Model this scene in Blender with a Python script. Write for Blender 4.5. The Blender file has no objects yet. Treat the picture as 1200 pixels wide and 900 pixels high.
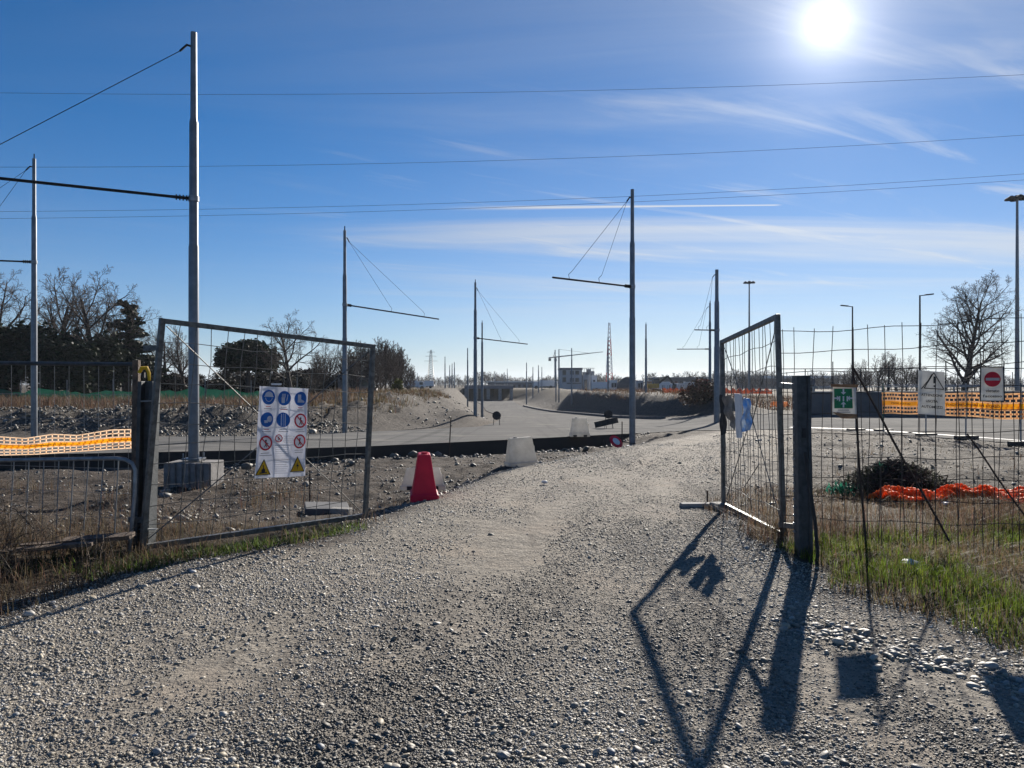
import bpy, bmesh, math, random
import numpy as np
from mathutils import Vector, Matrix, geometry
random.seed(7); RNG = np.random.default_rng(7)
scene = bpy.context.scene
COL = scene.collection
CAMZ = 1.6
R = math.radians

# ------------------------------------------------------------------ materials
def new_mat(name):
    m = bpy.data.materials.new(name); m.use_nodes = True
    nt = m.node_tree; b = nt.nodes['Principled BSDF']
    return m, nt, b
def nd(nt, t, **kw):
    n = nt.nodes.new(t)
    for k, v in kw.items(): setattr(n, k, v)
    return n
def lk(nt, a, b): nt.links.new(a, b)
def mixc(nt, fac, a, b, mode='MIX'):
    n = nd(nt, 'ShaderNodeMix', data_type='RGBA', blend_type=mode)
    for i, v in ((0, fac), (6, a), (7, b)):
        if hasattr(v, 'node'): lk(nt, v, n.inputs[i])
        elif i == 0: n.inputs[0].default_value = v
        else: n.inputs[i].default_value = (*v, 1)
    return n.outputs[2]
def mth(nt, op, a, b=None, c=None, clamp=False):
    n = nd(nt, 'ShaderNodeMath', operation=op, use_clamp=clamp)
    for i, v in enumerate((a, b, c)):
        if v is None: continue
        if hasattr(v, 'node'): lk(nt, v, n.inputs[i])
        else: n.inputs[i].default_value = v
    return n.outputs[0]
def noise(nt, vec, scale, detail=4, rough=.55):
    n = nd(nt, 'ShaderNodeTexNoise'); n.inputs['Scale'].default_value = scale
    n.inputs['Detail'].default_value = detail; n.inputs['Roughness'].default_value = rough
    if vec is not None: lk(nt, vec, n.inputs['Vector'])
    return n.outputs['Fac']
def rmap(nt, v, a, b, c=0., d=1.):
    n = nd(nt, 'ShaderNodeMapRange'); n.interpolation_type = 'SMOOTHSTEP'
    lk(nt, v, n.inputs[0])
    for i, x in enumerate((a, b, c, d)): n.inputs[i+1].default_value = x
    return n.outputs[0]
def bump(nt, h, strength, dist, prev=None):
    n = nd(nt, 'ShaderNodeBump'); n.inputs['Strength'].default_value = strength
    n.inputs['Distance'].default_value = dist; lk(nt, h, n.inputs['Height'])
    if prev is not None: lk(nt, prev, n.inputs['Normal'])
    return n.outputs[0]
def simple(name, c1, c2=None, rough=.7, metal=0., scale=8., bmp=.0, transl=0., spec=.3):
    m, nt, b = new_mat(name)
    b.inputs['Roughness'].default_value = rough; b.inputs['Metallic'].default_value = metal
    b.inputs['Specular IOR Level'].default_value = spec
    tc = nd(nt, 'ShaderNodeTexCoord').outputs['Object']
    if c2 is None: c2 = tuple(x*.72 for x in c1)
    f = rmap(nt, noise(nt, tc, scale, 5, .6), .32, .68)
    c = mixc(nt, f, c1, c2); lk(nt, c, b.inputs['Base Color'])
    if bmp: lk(nt, bump(nt, noise(nt, tc, scale*3, 5), bmp, .02), b.inputs['Normal'])
    if transl:
        t = nd(nt, 'ShaderNodeBsdfTranslucent'); lk(nt, c, t.inputs[0])
        mx = nd(nt, 'ShaderNodeMixShader'); mx.inputs[0].default_value = transl
        lk(nt, b.outputs[0], mx.inputs[1]); lk(nt, t.outputs[0], mx.inputs[2])
        lk(nt, mx.outputs[0], nt.nodes['Material Output'].inputs[0])
    return m
def attr_mat(name, rough=.8, transl=0., bmp=0., spec=.25):
    m, nt, b = new_mat(name)
    a = nd(nt, 'ShaderNodeAttribute', attribute_name='col')
    lk(nt, a.outputs['Color'], b.inputs['Base Color']); b.inputs['Roughness'].default_value = rough
    b.inputs['Specular IOR Level'].default_value = spec
    if bmp:
        tc = nd(nt, 'ShaderNodeTexCoord').outputs['Object']
        lk(nt, bump(nt, noise(nt, tc, 60, 4), bmp, .01), b.inputs['Normal'])
    if transl:
        t = nd(nt, 'ShaderNodeBsdfTranslucent'); lk(nt, a.outputs['Color'], t.inputs[0])
        mx = nd(nt, 'ShaderNodeMixShader'); mx.inputs[0].default_value = transl
        lk(nt, b.outputs[0], mx.inputs[1]); lk(nt, t.outputs[0], mx.inputs[2])
        lk(nt, mx.outputs[0], nt.nodes['Material Output'].inputs[0])
    return m

M = {}
M['galv'] = simple('galvanised_steel', (.30, .32, .34), (.20, .21, .22), .5, .55, 14)
M['pole'] = simple('pole_steel', (.20, .215, .235), (.15, .16, .175), .42, .45, 5)
M['gate'] = simple('gate_steel', (.16, .165, .165), (.085, .085, .08), .5, .45, 18, .15)
M['postgrey'] = simple('post_steel', (.085, .093, .10), (.05, .056, .06), .6, .3, 12, .2)
M['wire'] = simple('fence_wire', (.075, .065, .06), (.05, .04, .036), .6, .4, 20)
M['rust'] = simple('rusty_rebar', (.075, .05, .038), (.04, .03, .026), .8, .1, 25)
M['black'] = simple('black_rubber', (.025, .025, .027), (.04, .04, .04), .7, 0, 10)
M['cable'] = simple('cable_black', (.03, .032, .036), None, .8, 0, 8, 0, 0, .08)
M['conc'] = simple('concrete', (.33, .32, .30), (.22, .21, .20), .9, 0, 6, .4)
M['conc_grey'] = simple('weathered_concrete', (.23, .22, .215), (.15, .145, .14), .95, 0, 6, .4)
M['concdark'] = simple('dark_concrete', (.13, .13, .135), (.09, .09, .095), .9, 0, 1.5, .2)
M['white_plastic'] = simple('white_plastic', (.68, .66, .62), (.54, .52, .48), .55, 0, 5, .1, .5)
M['red_plastic'] = simple('red_plastic', (.60, .02, .07), (.50, .016, .06), .5, 0, 5, .1, .3)
M['white'] = simple('white_paint', (.72, .73, .74), (.60, .61, .63), .6, 0, 6)
M['banner'] = simple('banner_cloth', (.86, .86, .89), (.74, .75, .80), .7, 0, 7, .3, .5)
M['sign_white'] = simple('sign_board', (.74, .73, .70), (.58, .57, .55), .6, 0, 9, 0, .3)
M['sign_blue'] = simple('sign_blue', (.015, .13, .46), (.012, .10, .38), .5, 0, 9, 0, .3)
M['sign_red'] = simple('sign_red', (.64, .03, .06), (.52, .025, .05), .5, 0, 9, 0, .3)
M['sign_yellow'] = simple('sign_yellow', (.85, .50, .02), (.72, .42, .02), .5, 0, 9, 0, .3)
M['sign_black'] = simple('sign_black', (.03, .03, .035), None, .6)
M['sign_grey'] = simple('sign_grey', (.24, .25, .29), None, .6)
M['sign_green'] = simple('sign_green', (.03, .25, .11), (.02, .17, .08), .5, 0, 12, 0, .2)
M['card'] = simple('cardboard', (.42, .24, .12), (.28, .15, .08), .8, 0, 12, .2, .15)
M['net_pale'] = simple('net_pale', (.80, .58, .40), (.70, .47, .30), .6, 0, 5, 0, .55)
M['net_peach'] = simple('net_peach', (.85, .50, .25), (.75, .40, .18), .6, 0, 5, 0, .55)
M['net_band'] = simple('net_band', (.90, .38, .012), (.80, .30, .01), .55, 0, 4, 0, .5)
M['ink'] = simple('printed_ink', (.045, .045, .05), None, .7)
M['net_text'] = simple('net_text', (.13, .03, .01), None, .6)
M['net_orange'] = simple('net_orange', (.95, .25, .05), (.85, .17, .03), .55, 0, 5, 0, .5)
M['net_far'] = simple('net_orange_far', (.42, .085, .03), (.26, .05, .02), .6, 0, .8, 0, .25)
M['green_net'] = simple('green_net', (.02, .12, .075), (.015, .08, .05), .8, 0, 1.5, 0, .2)
M['yellow'] = simple('yellow_plastic', (.75, .45, .01), (.6, .34, .01), .5, 0, 15)
M['wood'] = simple('weathered_wood', (.16, .12, .09), (.08, .06, .05), .85, 0, 18, .4)
M['bark'] = simple('bark', (.065, .052, .045), (.04, .033, .03), .9, 0, 6)
M['twig'] = simple('twig_brown', (.105, .078, .066), (.06, .046, .04), .9, 0, 3)
M['birch'] = simple('pale_bark', (.30, .26, .22), (.16, .14, .12), .9, 0, 5)
M['evergreen'] = attr_mat('evergreen_leaves', .7, .12)
M['grass'] = attr_mat('grass_blades', .6, .55)
M['stone'] = attr_mat('stones', .6, 0, .25, .4)
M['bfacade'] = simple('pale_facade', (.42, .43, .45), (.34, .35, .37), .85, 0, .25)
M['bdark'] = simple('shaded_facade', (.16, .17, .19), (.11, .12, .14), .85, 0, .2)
M['roofmetal'] = simple('metal_roof', (.55, .57, .6), None, .35, .6, .3)
M['glassdark'] = simple('dark_window', (.03, .035, .045), None, .15, 0, 1, 0, 0, .5)
M['bluecloth'] = simple('blue_tarp', (.10, .30, .62), (.55, .60, .66), .5, 0, 9, .2, .4)
M['glovecloth'] = simple('grey_cloth', (.34, .31, .27), (.18, .16, .14), .85, 0, 9, .3, .2)
M['redbrick'] = simple('red_container', (.30, .035, .03), None, .6, 0, 1)
M['vehyellow'] = simple('machine_yellow', (.55, .30, .03), None, .5, 0, 2)

# ------------------------------------------------------------------ objects helpers
def tag(o, label=None, cat=None, group=None, kind=None):
    if label: o['label'] = label
    if cat: o['category'] = cat
    if group: o['group'] = group
    if kind: o['kind'] = kind
    return o
def thing(name, label, cat, loc, group=None):
    o = bpy.data.objects.new(name, None); COL.objects.link(o)
    o.location = loc; o.empty_display_size = .2
    return tag(o, label, cat, group)
def np_obj(name, V, F, mats, parent=None, smooth=False, col=None, midx=None, absolute=True):
    """V (n,3) world coordinates, F list of arrays of faces (each array one polygon size)"""
    V = np.asarray(V, dtype=np.float64).reshape(-1, 3)
    if parent is not None and absolute:
        V = V - np.array(root_loc(parent))
    if not isinstance(F, list): F = [F]
    F = [np.asarray(f, dtype=np.int32) for f in F if len(f)]
    me = bpy.data.meshes.new(name)
    me.vertices.add(len(V)); me.vertices.foreach_set('co', V.astype(np.float32).ravel())
    loops = np.concatenate([f.ravel() for f in F])
    tot = np.concatenate([np.full(len(f), f.shape[1], dtype=np.int32) for f in F])
    st = np.concatenate([[0], np.cumsum(tot)[:-1]]).astype(np.int32)
    me.loops.add(len(loops)); me.loops.foreach_set('vertex_index', loops)
    me.polygons.add(len(tot)); me.polygons.foreach_set('loop_start', st); me.polygons.foreach_set('loop_total', tot)
    if midx is not None: me.polygons.foreach_set('material_index', np.asarray(midx, dtype=np.int32))
    me.polygons.foreach_set('use_smooth', np.full(len(tot), bool(smooth)))
    if col is not None:
        a = me.attributes.new('col', 'FLOAT_COLOR', 'POINT')
        c = np.ones((len(V), 4), dtype=np.float32); c[:, :np.shape(col)[1]] = col
        a.data.foreach_set('color', c.ravel())
    me.update(calc_edges=True); me.validate()
    for m in (mats if isinstance(mats, list) else [mats]): me.materials.append(m)
    o = bpy.data.objects.new(name, me); COL.objects.link(o)
    if parent is not None: o.parent = parent
    return o
def root_loc(o):
    v = Vector((0, 0, 0))
    while o is not None: v = v + o.location; o = o.parent
    return v
class MB:
    def __init__(s): s.v = []; s.f = []; s.m = []
    def add(s, vs, fs, mi=0):
        b = len(s.v); s.v += [tuple(map(float, p)) for p in vs]
        for f in fs: s.f.append(tuple(b+i for i in f)); s.m.append(mi)
        return s
    def hexa(s, p, mi=0):   # 8 corners: bottom 4 ccw, top 4 ccw
        return s.add(p, [(3, 2, 1, 0), (4, 5, 6, 7), (0, 1, 5, 4), (1, 2, 6, 5), (2, 3, 7, 6), (3, 0, 4, 7)], mi)
    def box(s, x0, x1, y0, y1, z0, z1, mi=0):
        return s.hexa([(x0, y0, z0), (x1, y0, z0), (x1, y1, z0), (x0, y1, z0), (x0, y0, z1), (x1, y0, z1), (x1, y1, z1), (x0, y1, z1)], mi)
    def rbox(s, c, sx, sy, sz, rz=0, mi=0, tilt=None):
        m = Matrix.Rotation(rz, 3, 'Z')
        if tilt: m = m @ Matrix.Rotation(tilt[0], 3, 'X') @ Matrix.Rotation(tilt[1], 3, 'Y')
        P = []
        for z in (-sz/2, sz/2):
            for x, y in ((-sx/2, -sy/2), (sx/2, -sy/2), (sx/2, sy/2), (-sx/2, sy/2)):
                P.append(Vector(c) + m @ Vector((x, y, z)))
        return s.hexa(P, mi)
    def bar(s, a, b, w, h=None, mi=0, up=(0, 0, 1)):
        h = h or w; a = Vector(a); b = Vector(b); d = (b-a).normalized()
        u = d.cross(Vector(up))
        if u.length < 1e-4: u = d.cross(Vector((0, 1, 0)))
        u.normalize(); v = u.cross(d)
        P = []
        for q in (a, b):
            P += [q-u*w/2-v*h/2, q+u*w/2-v*h/2, q+u*w/2+v*h/2, q-u*w/2+v*h/2]
        return s.hexa(P, mi)
    def tube(s, pts, r, n=8, mi=0, cap=True):
        pts = [Vector(p) for p in pts]; rs = r if hasattr(r, '__len__') else [r]*len(pts)
        b = len(s.v); u = None
        for i, p in enumerate(pts):
            d = (pts[min(i+1, len(pts)-1)] - pts[max(i-1, 0)])
            d.normalize()
            if u is None:
                u = d.cross(Vector((0, 0, 1)))
                if u.length < .05: u = d.cross(Vector((0, 1, 0)))
            u = (u - d*u.dot(d)).normalized(); w = d.cross(u)
            for k in range(n):
                a = 2*math.pi*k/n
                s.v.append(tuple(p + (u*math.cos(a) + w*math.sin(a))*rs[i]))
        for i in range(len(pts)-1):
            for k in range(n):
                s.f.append((b+i*n+k, b+i*n+(k+1) % n, b+(i+1)*n+(k+1) % n, b+(i+1)*n+k)); s.m.append(mi)
        if cap:
            s.f.append(tuple(b+k for k in range(n))[::-1]); s.m.append(mi)
            e = b+(len(pts)-1)*n; s.f.append(tuple(e+k for k in range(n))); s.m.append(mi)
        return s
    def build(s, name, mats, parent=None, smooth=False, bevel=0):
        V = np.array(s.v)
        if parent is not None: V = V - np.array(root_loc(parent))
        me = bpy.data.meshes.new(name); me.from_pydata([tuple(p) for p in V], [], s.f)
        for i, p in enumerate(me.polygons): p.material_index = s.m[i]; p.use_smooth = smooth
        for m in (mats if isinstance(mats, list) else [mats]): me.materials.append(m)
        bm = bmesh.new(); bm.from_mesh(me); bmesh.ops.recalc_face_normals(bm, faces=bm.faces)
        bm.to_mesh(me); bm.free()
        if smooth:
            try: me.set_sharp_from_angle(angle=R(40))
            except Exception: pass
        o = bpy.data.objects.new(name, me); COL.objects.link(o)
        if parent is not None: o.parent = parent
        if bevel:
            md = o.modifiers.new('bevel', 'BEVEL'); md.width = bevel; md.segments = 2; md.limit_method = 'ANGLE'
        return o
def segs(P0, P1, R0, R1, n=4):
    """many independent tube segments -> V,F"""
    P0 = np.asarray(P0, float); P1 = np.asarray(P1, float)
    R0 = np.broadcast_to(np.asarray(R0, float), (len(P0),)); R1 = np.broadcast_to(np.asarray(R1, float), (len(P0),))
    d = P1-P0; d = d/(np.linalg.norm(d, axis=1, keepdims=True)+1e-9)
    ref = np.where(np.abs(d[:, 2:3]) > .9, np.array([[0, 1., 0]]), np.array([[0, 0, 1.]]))
    u = np.cross(d, ref); u /= np.linalg.norm(u, axis=1, keepdims=True)+1e-9; w = np.cross(d, u)
    a = np.arange(n)*2*np.pi/n
    ring = u[:, None, :]*np.cos(a)[None, :, None] + w[:, None, :]*np.sin(a)[None, :, None]
    V = np.concatenate([P0[:, None]+ring*R0[:, None, None], P1[:, None]+ring*R1[:, None, None]], axis=1)
    base = (np.arange(len(P0))*2*n)[:, None]
    k = np.arange(n); k2 = (k+1) % n
    F = np.stack([base+k, base+k2, base+n+k2, base+n+k], axis=2).reshape(-1, 4)
    return V.reshape(-1, 3), F
def ico(sub):
    bm = bmesh.new(); bmesh.ops.create_icosphere(bm, subdivisions=sub, radius=1)
    bm.verts.ensure_lookup_table()
    V = np.array([v.co[:] for v in bm.verts]); F = np.array([[v.index for v in f.verts] for f in bm.faces]); bm.free()
    return V, F
def stones_np(pos, size, sub=1, flat=.6, jit=.22, sink=.25, cols=None):
    V0, F0 = ico(sub); n = len(pos)
    sc = size[:, None]*np.stack([RNG.uniform(.7, 1.3, n), RNG.uniform(.6, 1.1, n), RNG.uniform(flat*.6, flat*1.3, n)], 1)
    V = V0[None]*(1+RNG.uniform(-jit, jit, (n, len(V0), 1)))*sc[:, None]
    a = RNG.uniform(0, 6.28, n); c, s_ = np.cos(a)[:, None], np.sin(a)[:, None]
    t = RNG.normal(0, .25, n)[:, None]
    x = V[..., 0]*c-V[..., 1]*s_; y = V[..., 0]*s_+V[..., 1]*c; z = V[..., 2]+x*t
    V = np.stack([x, y, z], 2)+pos[:, None]
    V[..., 2] += (sc[:, 2]*(1-2*sink))[:, None]
    F = F0[None]+(np.arange(n)*len(V0))[:, None, None]
    C = np.repeat(cols[:, None], len(V0), 1).reshape(-1, 3)
    return V.reshape(-1, 3), F.reshape(-1, 3), C

# ------------------------------------------------------------------ pixel geometry (1200 x 900 photograph)
def U(px, py, Y): return Vector(((px-600)/900*Y, Y, CAMZ+(450-py)/900*Y))
def ray_plane(px, py, p0, n):
    d = Vector(((px-600)/900, 1, (450-py)/900)); o = Vector((0, 0, CAMZ))
    return o + d*((Vector(p0)-o).dot(n)/d.dot(n))

# ------------------------------------------------------------------ terrain
def ss(a, b, x):
    t = np.clip((np.asarray(x, float)-a)/(b-a), 0, 1); return t*t*(3-2*t)
_G = np.random.default_rng(3).uniform(-1, 1, (256, 256))
def vnoise(x, y):
    xi = np.floor(x).astype(int); yi = np.floor(y).astype(int); fx = x-xi; fy = y-yi
    fx = fx*fx*(3-2*fx); fy = fy*fy*(3-2*fy)
    g = lambda i, j: _G[(xi+i) % 256, (yi+j) % 256]
    return (g(0, 0)*(1-fx)+g(1, 0)*fx)*(1-fy)+(g(0, 1)*(1-fx)+g(1, 1)*fx)*fy
def fbm(x, y, s, o=4):
    t = 0; a = 1
    for i in range(o):
        t = t+a*vnoise(x*s+17.3*i, y*s-9.1*i); s *= 2.03; a *= .5
    return t/1.9
NEAR = [(-90, 10), (-40, 13), (-11.5, 17.3), (-6.2, 18.6), (-3.8, 20), (0, 23.7), (4.4, 28.3), (7.6, 31.6), (10, 31), (11.5, 28.8), (12.8, 24), (13.7, 20.6), (16, 16), (20, 9), (30, 5), (60, 2)]
FAR = [(60, 20), (40, 30), (24, 36), (16, 38.5), (12.9, 45), (10.9, 47.4), (9.2, 51), (8.0, 57), (7.0, 67), (4.4, 97), (1.4, 130), (0, 168),
       (-8.5, 168), (-5.2, 135), (-3.4, 100), (-1.9, 80), (-.8, 55), (-.95, 43.8), (-1.6, 36.3), (-3.6, 32.8), (-5.65, 29.9), (-8.7, 26.1), (-16.6, 24.9), (-40, 22), (-90, 19)]
POLY = np.array(NEAR+FAR, float)
NX, NY = np.array(NEAR).T
TLY = [0, 4, 5.14, 6.86, 8, 9.93, 14.7, 18, 22, 26, 40]; TLX = [-4.5, -3.8, -3.43, -3.0, -1.85, -1.21, 0, 2, 3.9, 6, 13]
TRY = [0, 3.5, 4.1, 5.33, 6, 7.2, 8.5, 10.3, 14, 18, 22, 27, 34]; TRX = [3.2, 3.1, 2.95, 2.8, 2.45, 2.25, 2.36, 2.63, 3.9, 5.2, 6.6, 8.6, 12]
XLY = [28, 36.3, 43.8, 55, 80, 100, 135, 168]; XLX = [-5.65, -1.6, -.95, -.8, -1.9, -3.4, -5.2, -8.5]
XRY = [40, 51, 67, 97, 130, 168]; XRX = [11, 9.2, 7.0, 4.4, 1.4, 0]
def zroad(x, y):
    zc = -.024*np.maximum(0, y-19); zc = np.where(zc < -1.6, -1.6-.45*(1-np.exp((zc+1.6)/.45)), zc)
    return zc*(1-ss(8, 15, x)*(1-ss(60, 70, y)))
def poly_d(x, y):
    """signed distance: negative inside"""
    x = np.asarray(x, float); y = np.asarray(y, float); d2 = np.full(x.shape, 1e18); ins = np.zeros(x.shape, bool)
    n = len(POLY)
    for i in range(n):
        ax, ay = POLY[i]; bx, by = POLY[(i+1) % n]; ex, ey = bx-ax, by-ay
        t = np.clip(((x-ax)*ex+(y-ay)*ey)/(ex*ex+ey*ey), 0, 1)
        d2 = np.minimum(d2, (x-ax-t*ex)**2+(y-ay-t*ey)**2)
        c = ((ay > y) != (by > y)) & (x < ex*(y-ay)/(ey if ey else 1e-9)+ax); ins ^= c
    d = np.sqrt(d2); return np.where(ins, -d, d)
def TZ(x, y, full=False):
    x = np.asarray(x, float); y = np.asarray(y, float)
    zr = zroad(x, y); d = poly_d(x, y); yn = np.interp(x, NX, NY)
    front = (y < yn)
    left = x-np.interp(y, TLY, TLX)                    # <0: left of the track
    right = x-np.interp(y, TRY, TRX)                   # >0: right of the track
    n1 = fbm(x, y, .8); n2 = fbm(x+40, y, 3.1, 3)
    off = ss(0, 1.1, -left)
    dip = off*ss(8.6, 12.5, y)*.30
    edge = np.exp(-(np.maximum(d, 0)/1.3)**2)
    ditch = .13*edge*ss(-3, -1, x)*(1-ss(3.2, 5, x))
    flush = ss(3.3, 4.7, x)
    rough = np.where(front, off*.075+.012+.055*ss(0, .8, right)*ss(9, 13, y)+.02*ss(0, .8, right), 0)*ss(0, .9, d)
    zf = zr-.008-.022*(1-flush)-dip*(1-flush*ss(17, 21, y))-ditch+n1*rough*1.6+n2*rough*.8
    rise = .10*ss(.2, 1.2, -left)*(1-ss(6.0, 8.5, y))*ss(0, 3, y)+.05*ss(.1, .8, right)*(1-ss(9, 11, y))
    zf = zf+rise*(1+.6*n2)
    mid = (np.interp(y, XLY, XLX)+np.interp(y, XRY, XRX))/2
    isl = x < mid
    pl = .45+.45*ss(-14, -8, x)*ss(32, 45, y)
    hl = ss(1.1, 5.5, d)
    bank = .28*np.exp(-((d-4.2)/1.6)**2)*(1-ss(-9, -5, x))      # rubble bank behind the cross road
    mound = .75*np.exp(-(((x+2.6)/1.2)**2+((y-41)/3.5)**2))+.5*np.exp(-(((x+3.6)/1.4)**2+((y-50)/5)**2))
    zl = zr-.05+(pl-zr)*hl+bank*(1+.8*n2)+mound+n1*.30*hl*(1-ss(50, 90, y))+n2*.16*hl*(1-ss(50, 80, y))
    pr = .85-.35*ss(70, 130, y)
    wr = 2.3+5*ss(95, 120, y)
    zrr = zr-.05+(pr-zr)*ss(1.2, 1.2+wr, d)+(n1*.16+n2*.10)*ss(.8, 3, d)*(1-ss(90, 160, y))
    far_r = np.where(y < 62, zr-.03, -.03)
    zrr = np.where((x > 16), far_r+.02*n1, zrr*(1-ss(13.5, 16, x))+far_r*ss(13.5, 16, x))
    heap = .9*np.clip(1-np.hypot((x-5.5)/6, (y-152)/14), 0, 1)
    zb = np.where(isl, zl, zrr)+heap*ss(1, 5, d)
    z = np.where(d < 0, np.where((d > -.6) & (x < 3.2) & (y < 32), zr-.5, zr-.08), np.where(front, zf, zb))
    far = ss(300, 1500, np.hypot(x, y))
    z = z*(1-far)
    if full: return z, d, front, left, right, isl
    return z
def TZ1(x, y): return float(TZ(np.array([x]), np.array([y]))[0])

def axis(a, b, fine, grow, far):
    out = [0.0]; 
    pos = list(np.arange(a, b+1e-6, fine)); s = fine; p = pos[-1]
    while p < far[1]: s *= grow; p += s; pos.append(p)
    s = fine; p = a; neg = []
    while p > far[0]: s *= grow; p -= s; neg.append(p)
    return np.array(neg[::-1]+pos)
gx = axis(-6, 6, .075, 1.022, (-2500, 2500)); gy = axis(2.2, 13, .075, 1.0155, (-30, 4000))
GX, GY = np.meshgrid(gx, gy); tz, td, tf, tl, tr, til = TZ(GX, GY, True)
nx, ny = len(gx), len(gy)
V = np.stack([GX.ravel(), GY.ravel(), tz.ravel()], 1)
i = np.arange(ny-1)[:, None]*nx+np.arange(nx-1)[None]
F = np.stack([i, i+1, i+1+nx, i+nx], 2).reshape(-1, 4)
# zone masks: R = gravel track, G = dry grass land, B = rubble / bare grey soil
nn = fbm(GX, GY, .9)
track = ss(-.35, .35, tl+.35*nn)*ss(-.25, .4, -tr+.35*nn)*tf
yard = tf*ss(10.5, 13.5, GY+1.2*nn)*ss(-.4, .4, tl+.4*nn)
track = np.maximum(track, yard*np.where(tr > 1.5, .12+.25*(nn > .25), .85))
dry = np.where(tf, ss(.0, .8, tr+.4*nn)*(1-ss(11, 14, GY+nn)), np.where(til, ss(4.5, 7, td+nn)*np.maximum(1-ss(-12, -7, GX), ss(55, 75, GY)), ss(4, 6, td)))
dry = np.maximum(dry, tf*ss(.1, .9, -tl+.4*nn)*(1-ss(6.5, 11, GY+2*nn))*.8)
grey = np.where(tf, yard*.8, np.where(til, (1-dry)*np.where(GY > 30, .55, 1), .6))*ss(0, .5, td)
dark = np.where(tf, np.exp(-(np.maximum(td, 0)/1.2)**2)*ss(4.5, 3, GX)*.9, np.where(til, .42*ss(.9, 2.5, td)*ss(26, 31, GY)*(1-ss(80, 110, GY))*(.7+.6*nn), ss(.6, 1.6, td)*(1-ss(13, 16, GX))*(1-.25*ss(4, 6, td))*(1-ss(92, 108, GY))))  # dark soil of ditch and banks; right bank's shade is put into this colour too
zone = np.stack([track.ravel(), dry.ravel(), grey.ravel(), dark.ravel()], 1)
m, nt, b = new_mat('ground_soil_gravel')
at = nd(nt, 'ShaderNodeAttribute', attribute_name='col'); sp = nd(nt, 'ShaderNodeSeparateColor'); lk(nt, at.outputs['Color'], sp.inputs[0])
tc = nd(nt, 'ShaderNodeTexCoord').outputs['Object']
nL = noise(nt, tc, .9, 6, .6); nM = noise(nt, tc, 6, 6, .65); nS = noise(nt, tc, 38, 4, .7)
vo = nd(nt, 'ShaderNodeTexVoronoi'); vo.inputs['Scale'].default_value = 46; lk(nt, tc, vo.inputs['Vector'])
vo2 = nd(nt, 'ShaderNodeTexVoronoi'); vo2.inputs['Scale'].default_value = 17; lk(nt, tc, vo2.inputs['Vector'])
pebc = nd(nt, 'ShaderNodeValToRGB'); lk(nt, vo.outputs['Color'], pebc.inputs[0])
for e, c in zip(pebc.color_ramp.elements, ((.13, .118, .10, 1), (.46, .42, .355, 1))): e.color = c
gravel = mixc(nt, rmap(nt, nM, .35, .65), (.265, .23, .188), (.19, .166, .138))
gravel = mixc(nt, .6, gravel, pebc.outputs[0])
gmp = nd(nt, 'ShaderNodeMapping'); gmp.inputs['Rotation'].default_value = (0, 0, R(9)); gmp.inputs['Scale'].default_value = (1.5, .14, 1); lk(nt, tc, gmp.inputs[0])
gb = noise(nt, gmp.outputs[0], 1.2, 5, .6)
gravel = mixc(nt, rmap(nt, gb, .50, .68), gravel, (.15, .132, .112))
gravel = mixc(nt, rmap(nt, nL, .50, .66), gravel, (.295, .255, .208))
soil = mixc(nt, rmap(nt, nM, .35, .65), (.082, .064, .050), (.040, .032, .027))
soil = mixc(nt, rmap(nt, nS, .56, .74), soil, (.20, .17, .142))
drc = mixc(nt, rmap(nt, nM, .35, .65), (.085, .065, .042), (.05, .041, .028))
grc = mixc(nt, rmap(nt, nM, .3, .7), (.14, .124, .105), (.055, .049, .043))
c = mixc(nt, sp.outputs[2], soil, grc); c = mixc(nt, sp.outputs[1], c, drc); c = mixc(nt, sp.outputs[0], c, gravel)
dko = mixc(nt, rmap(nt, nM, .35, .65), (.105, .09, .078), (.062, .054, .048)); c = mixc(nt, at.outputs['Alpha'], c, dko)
lk(nt, c, b.inputs['Base Color']); b.inputs['Roughness'].default_value = .92; b.inputs['Specular IOR Level'].default_value = .15
bm_ = bump(nt, vo.outputs['Distance'], .55, .012); bm_ = bump(nt, nS, .8, .03, bm_); bm_ = bump(nt, nM, .7, .10, bm_)
lk(nt, bm_, b.inputs['Normal'])
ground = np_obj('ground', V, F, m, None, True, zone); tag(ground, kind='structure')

# road sheet
bm = bmesh.new(); vs = [bm.verts.new((p[0], p[1], 0)) for p in POLY]
for t in geometry.tessellate_polygon([[Vector((p[0], p[1], 0)) for p in POLY]]): bm.faces.new([vs[k] for k in t])
for yy in list(np.arange(4, 60, 2.))+list(np.arange(60, 168, 6.)):
    bmesh.ops.bisect_plane(bm, geom=bm.verts[:]+bm.edges[:]+bm.faces[:], plane_co=(0, yy, 0), plane_no=(0, 1, 0), dist=1e-4)
for xx in list(np.arange(-12, 18, 1.5)):
    bmesh.ops.bisect_plane(bm, geom=bm.verts[:]+bm.edges[:]+bm.faces[:], plane_co=(xx, 0, 0), plane_no=(1, 0, 0), dist=1e-4)
bmesh.ops.recalc_face_normals(bm, faces=bm.faces[:])
if sum(f.normal.z for f in bm.faces) < 0: bmesh.ops.reverse_faces(bm, faces=bm.faces[:])
P = np.array([v.co[:] for v in bm.verts]); zz = zroad(P[:, 0], P[:, 1])
for v, z in zip(bm.verts, zz): v.co.z = z
be = [e for e in bm.edges if len(e.link_faces) == 1]
ex = bmesh.ops.extrude_edge_only(bm, edges=be)
for v in ex['geom']:
    if isinstance(v, bmesh.types.BMVert): v.co.z -= .55
me = bpy.data.meshes.new('road'); bm.to_mesh(me); bm.free()
m, nt, b = new_mat('dusty_asphalt')
tc = nd(nt, 'ShaderNodeTexCoord').outputs['Object']
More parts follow.
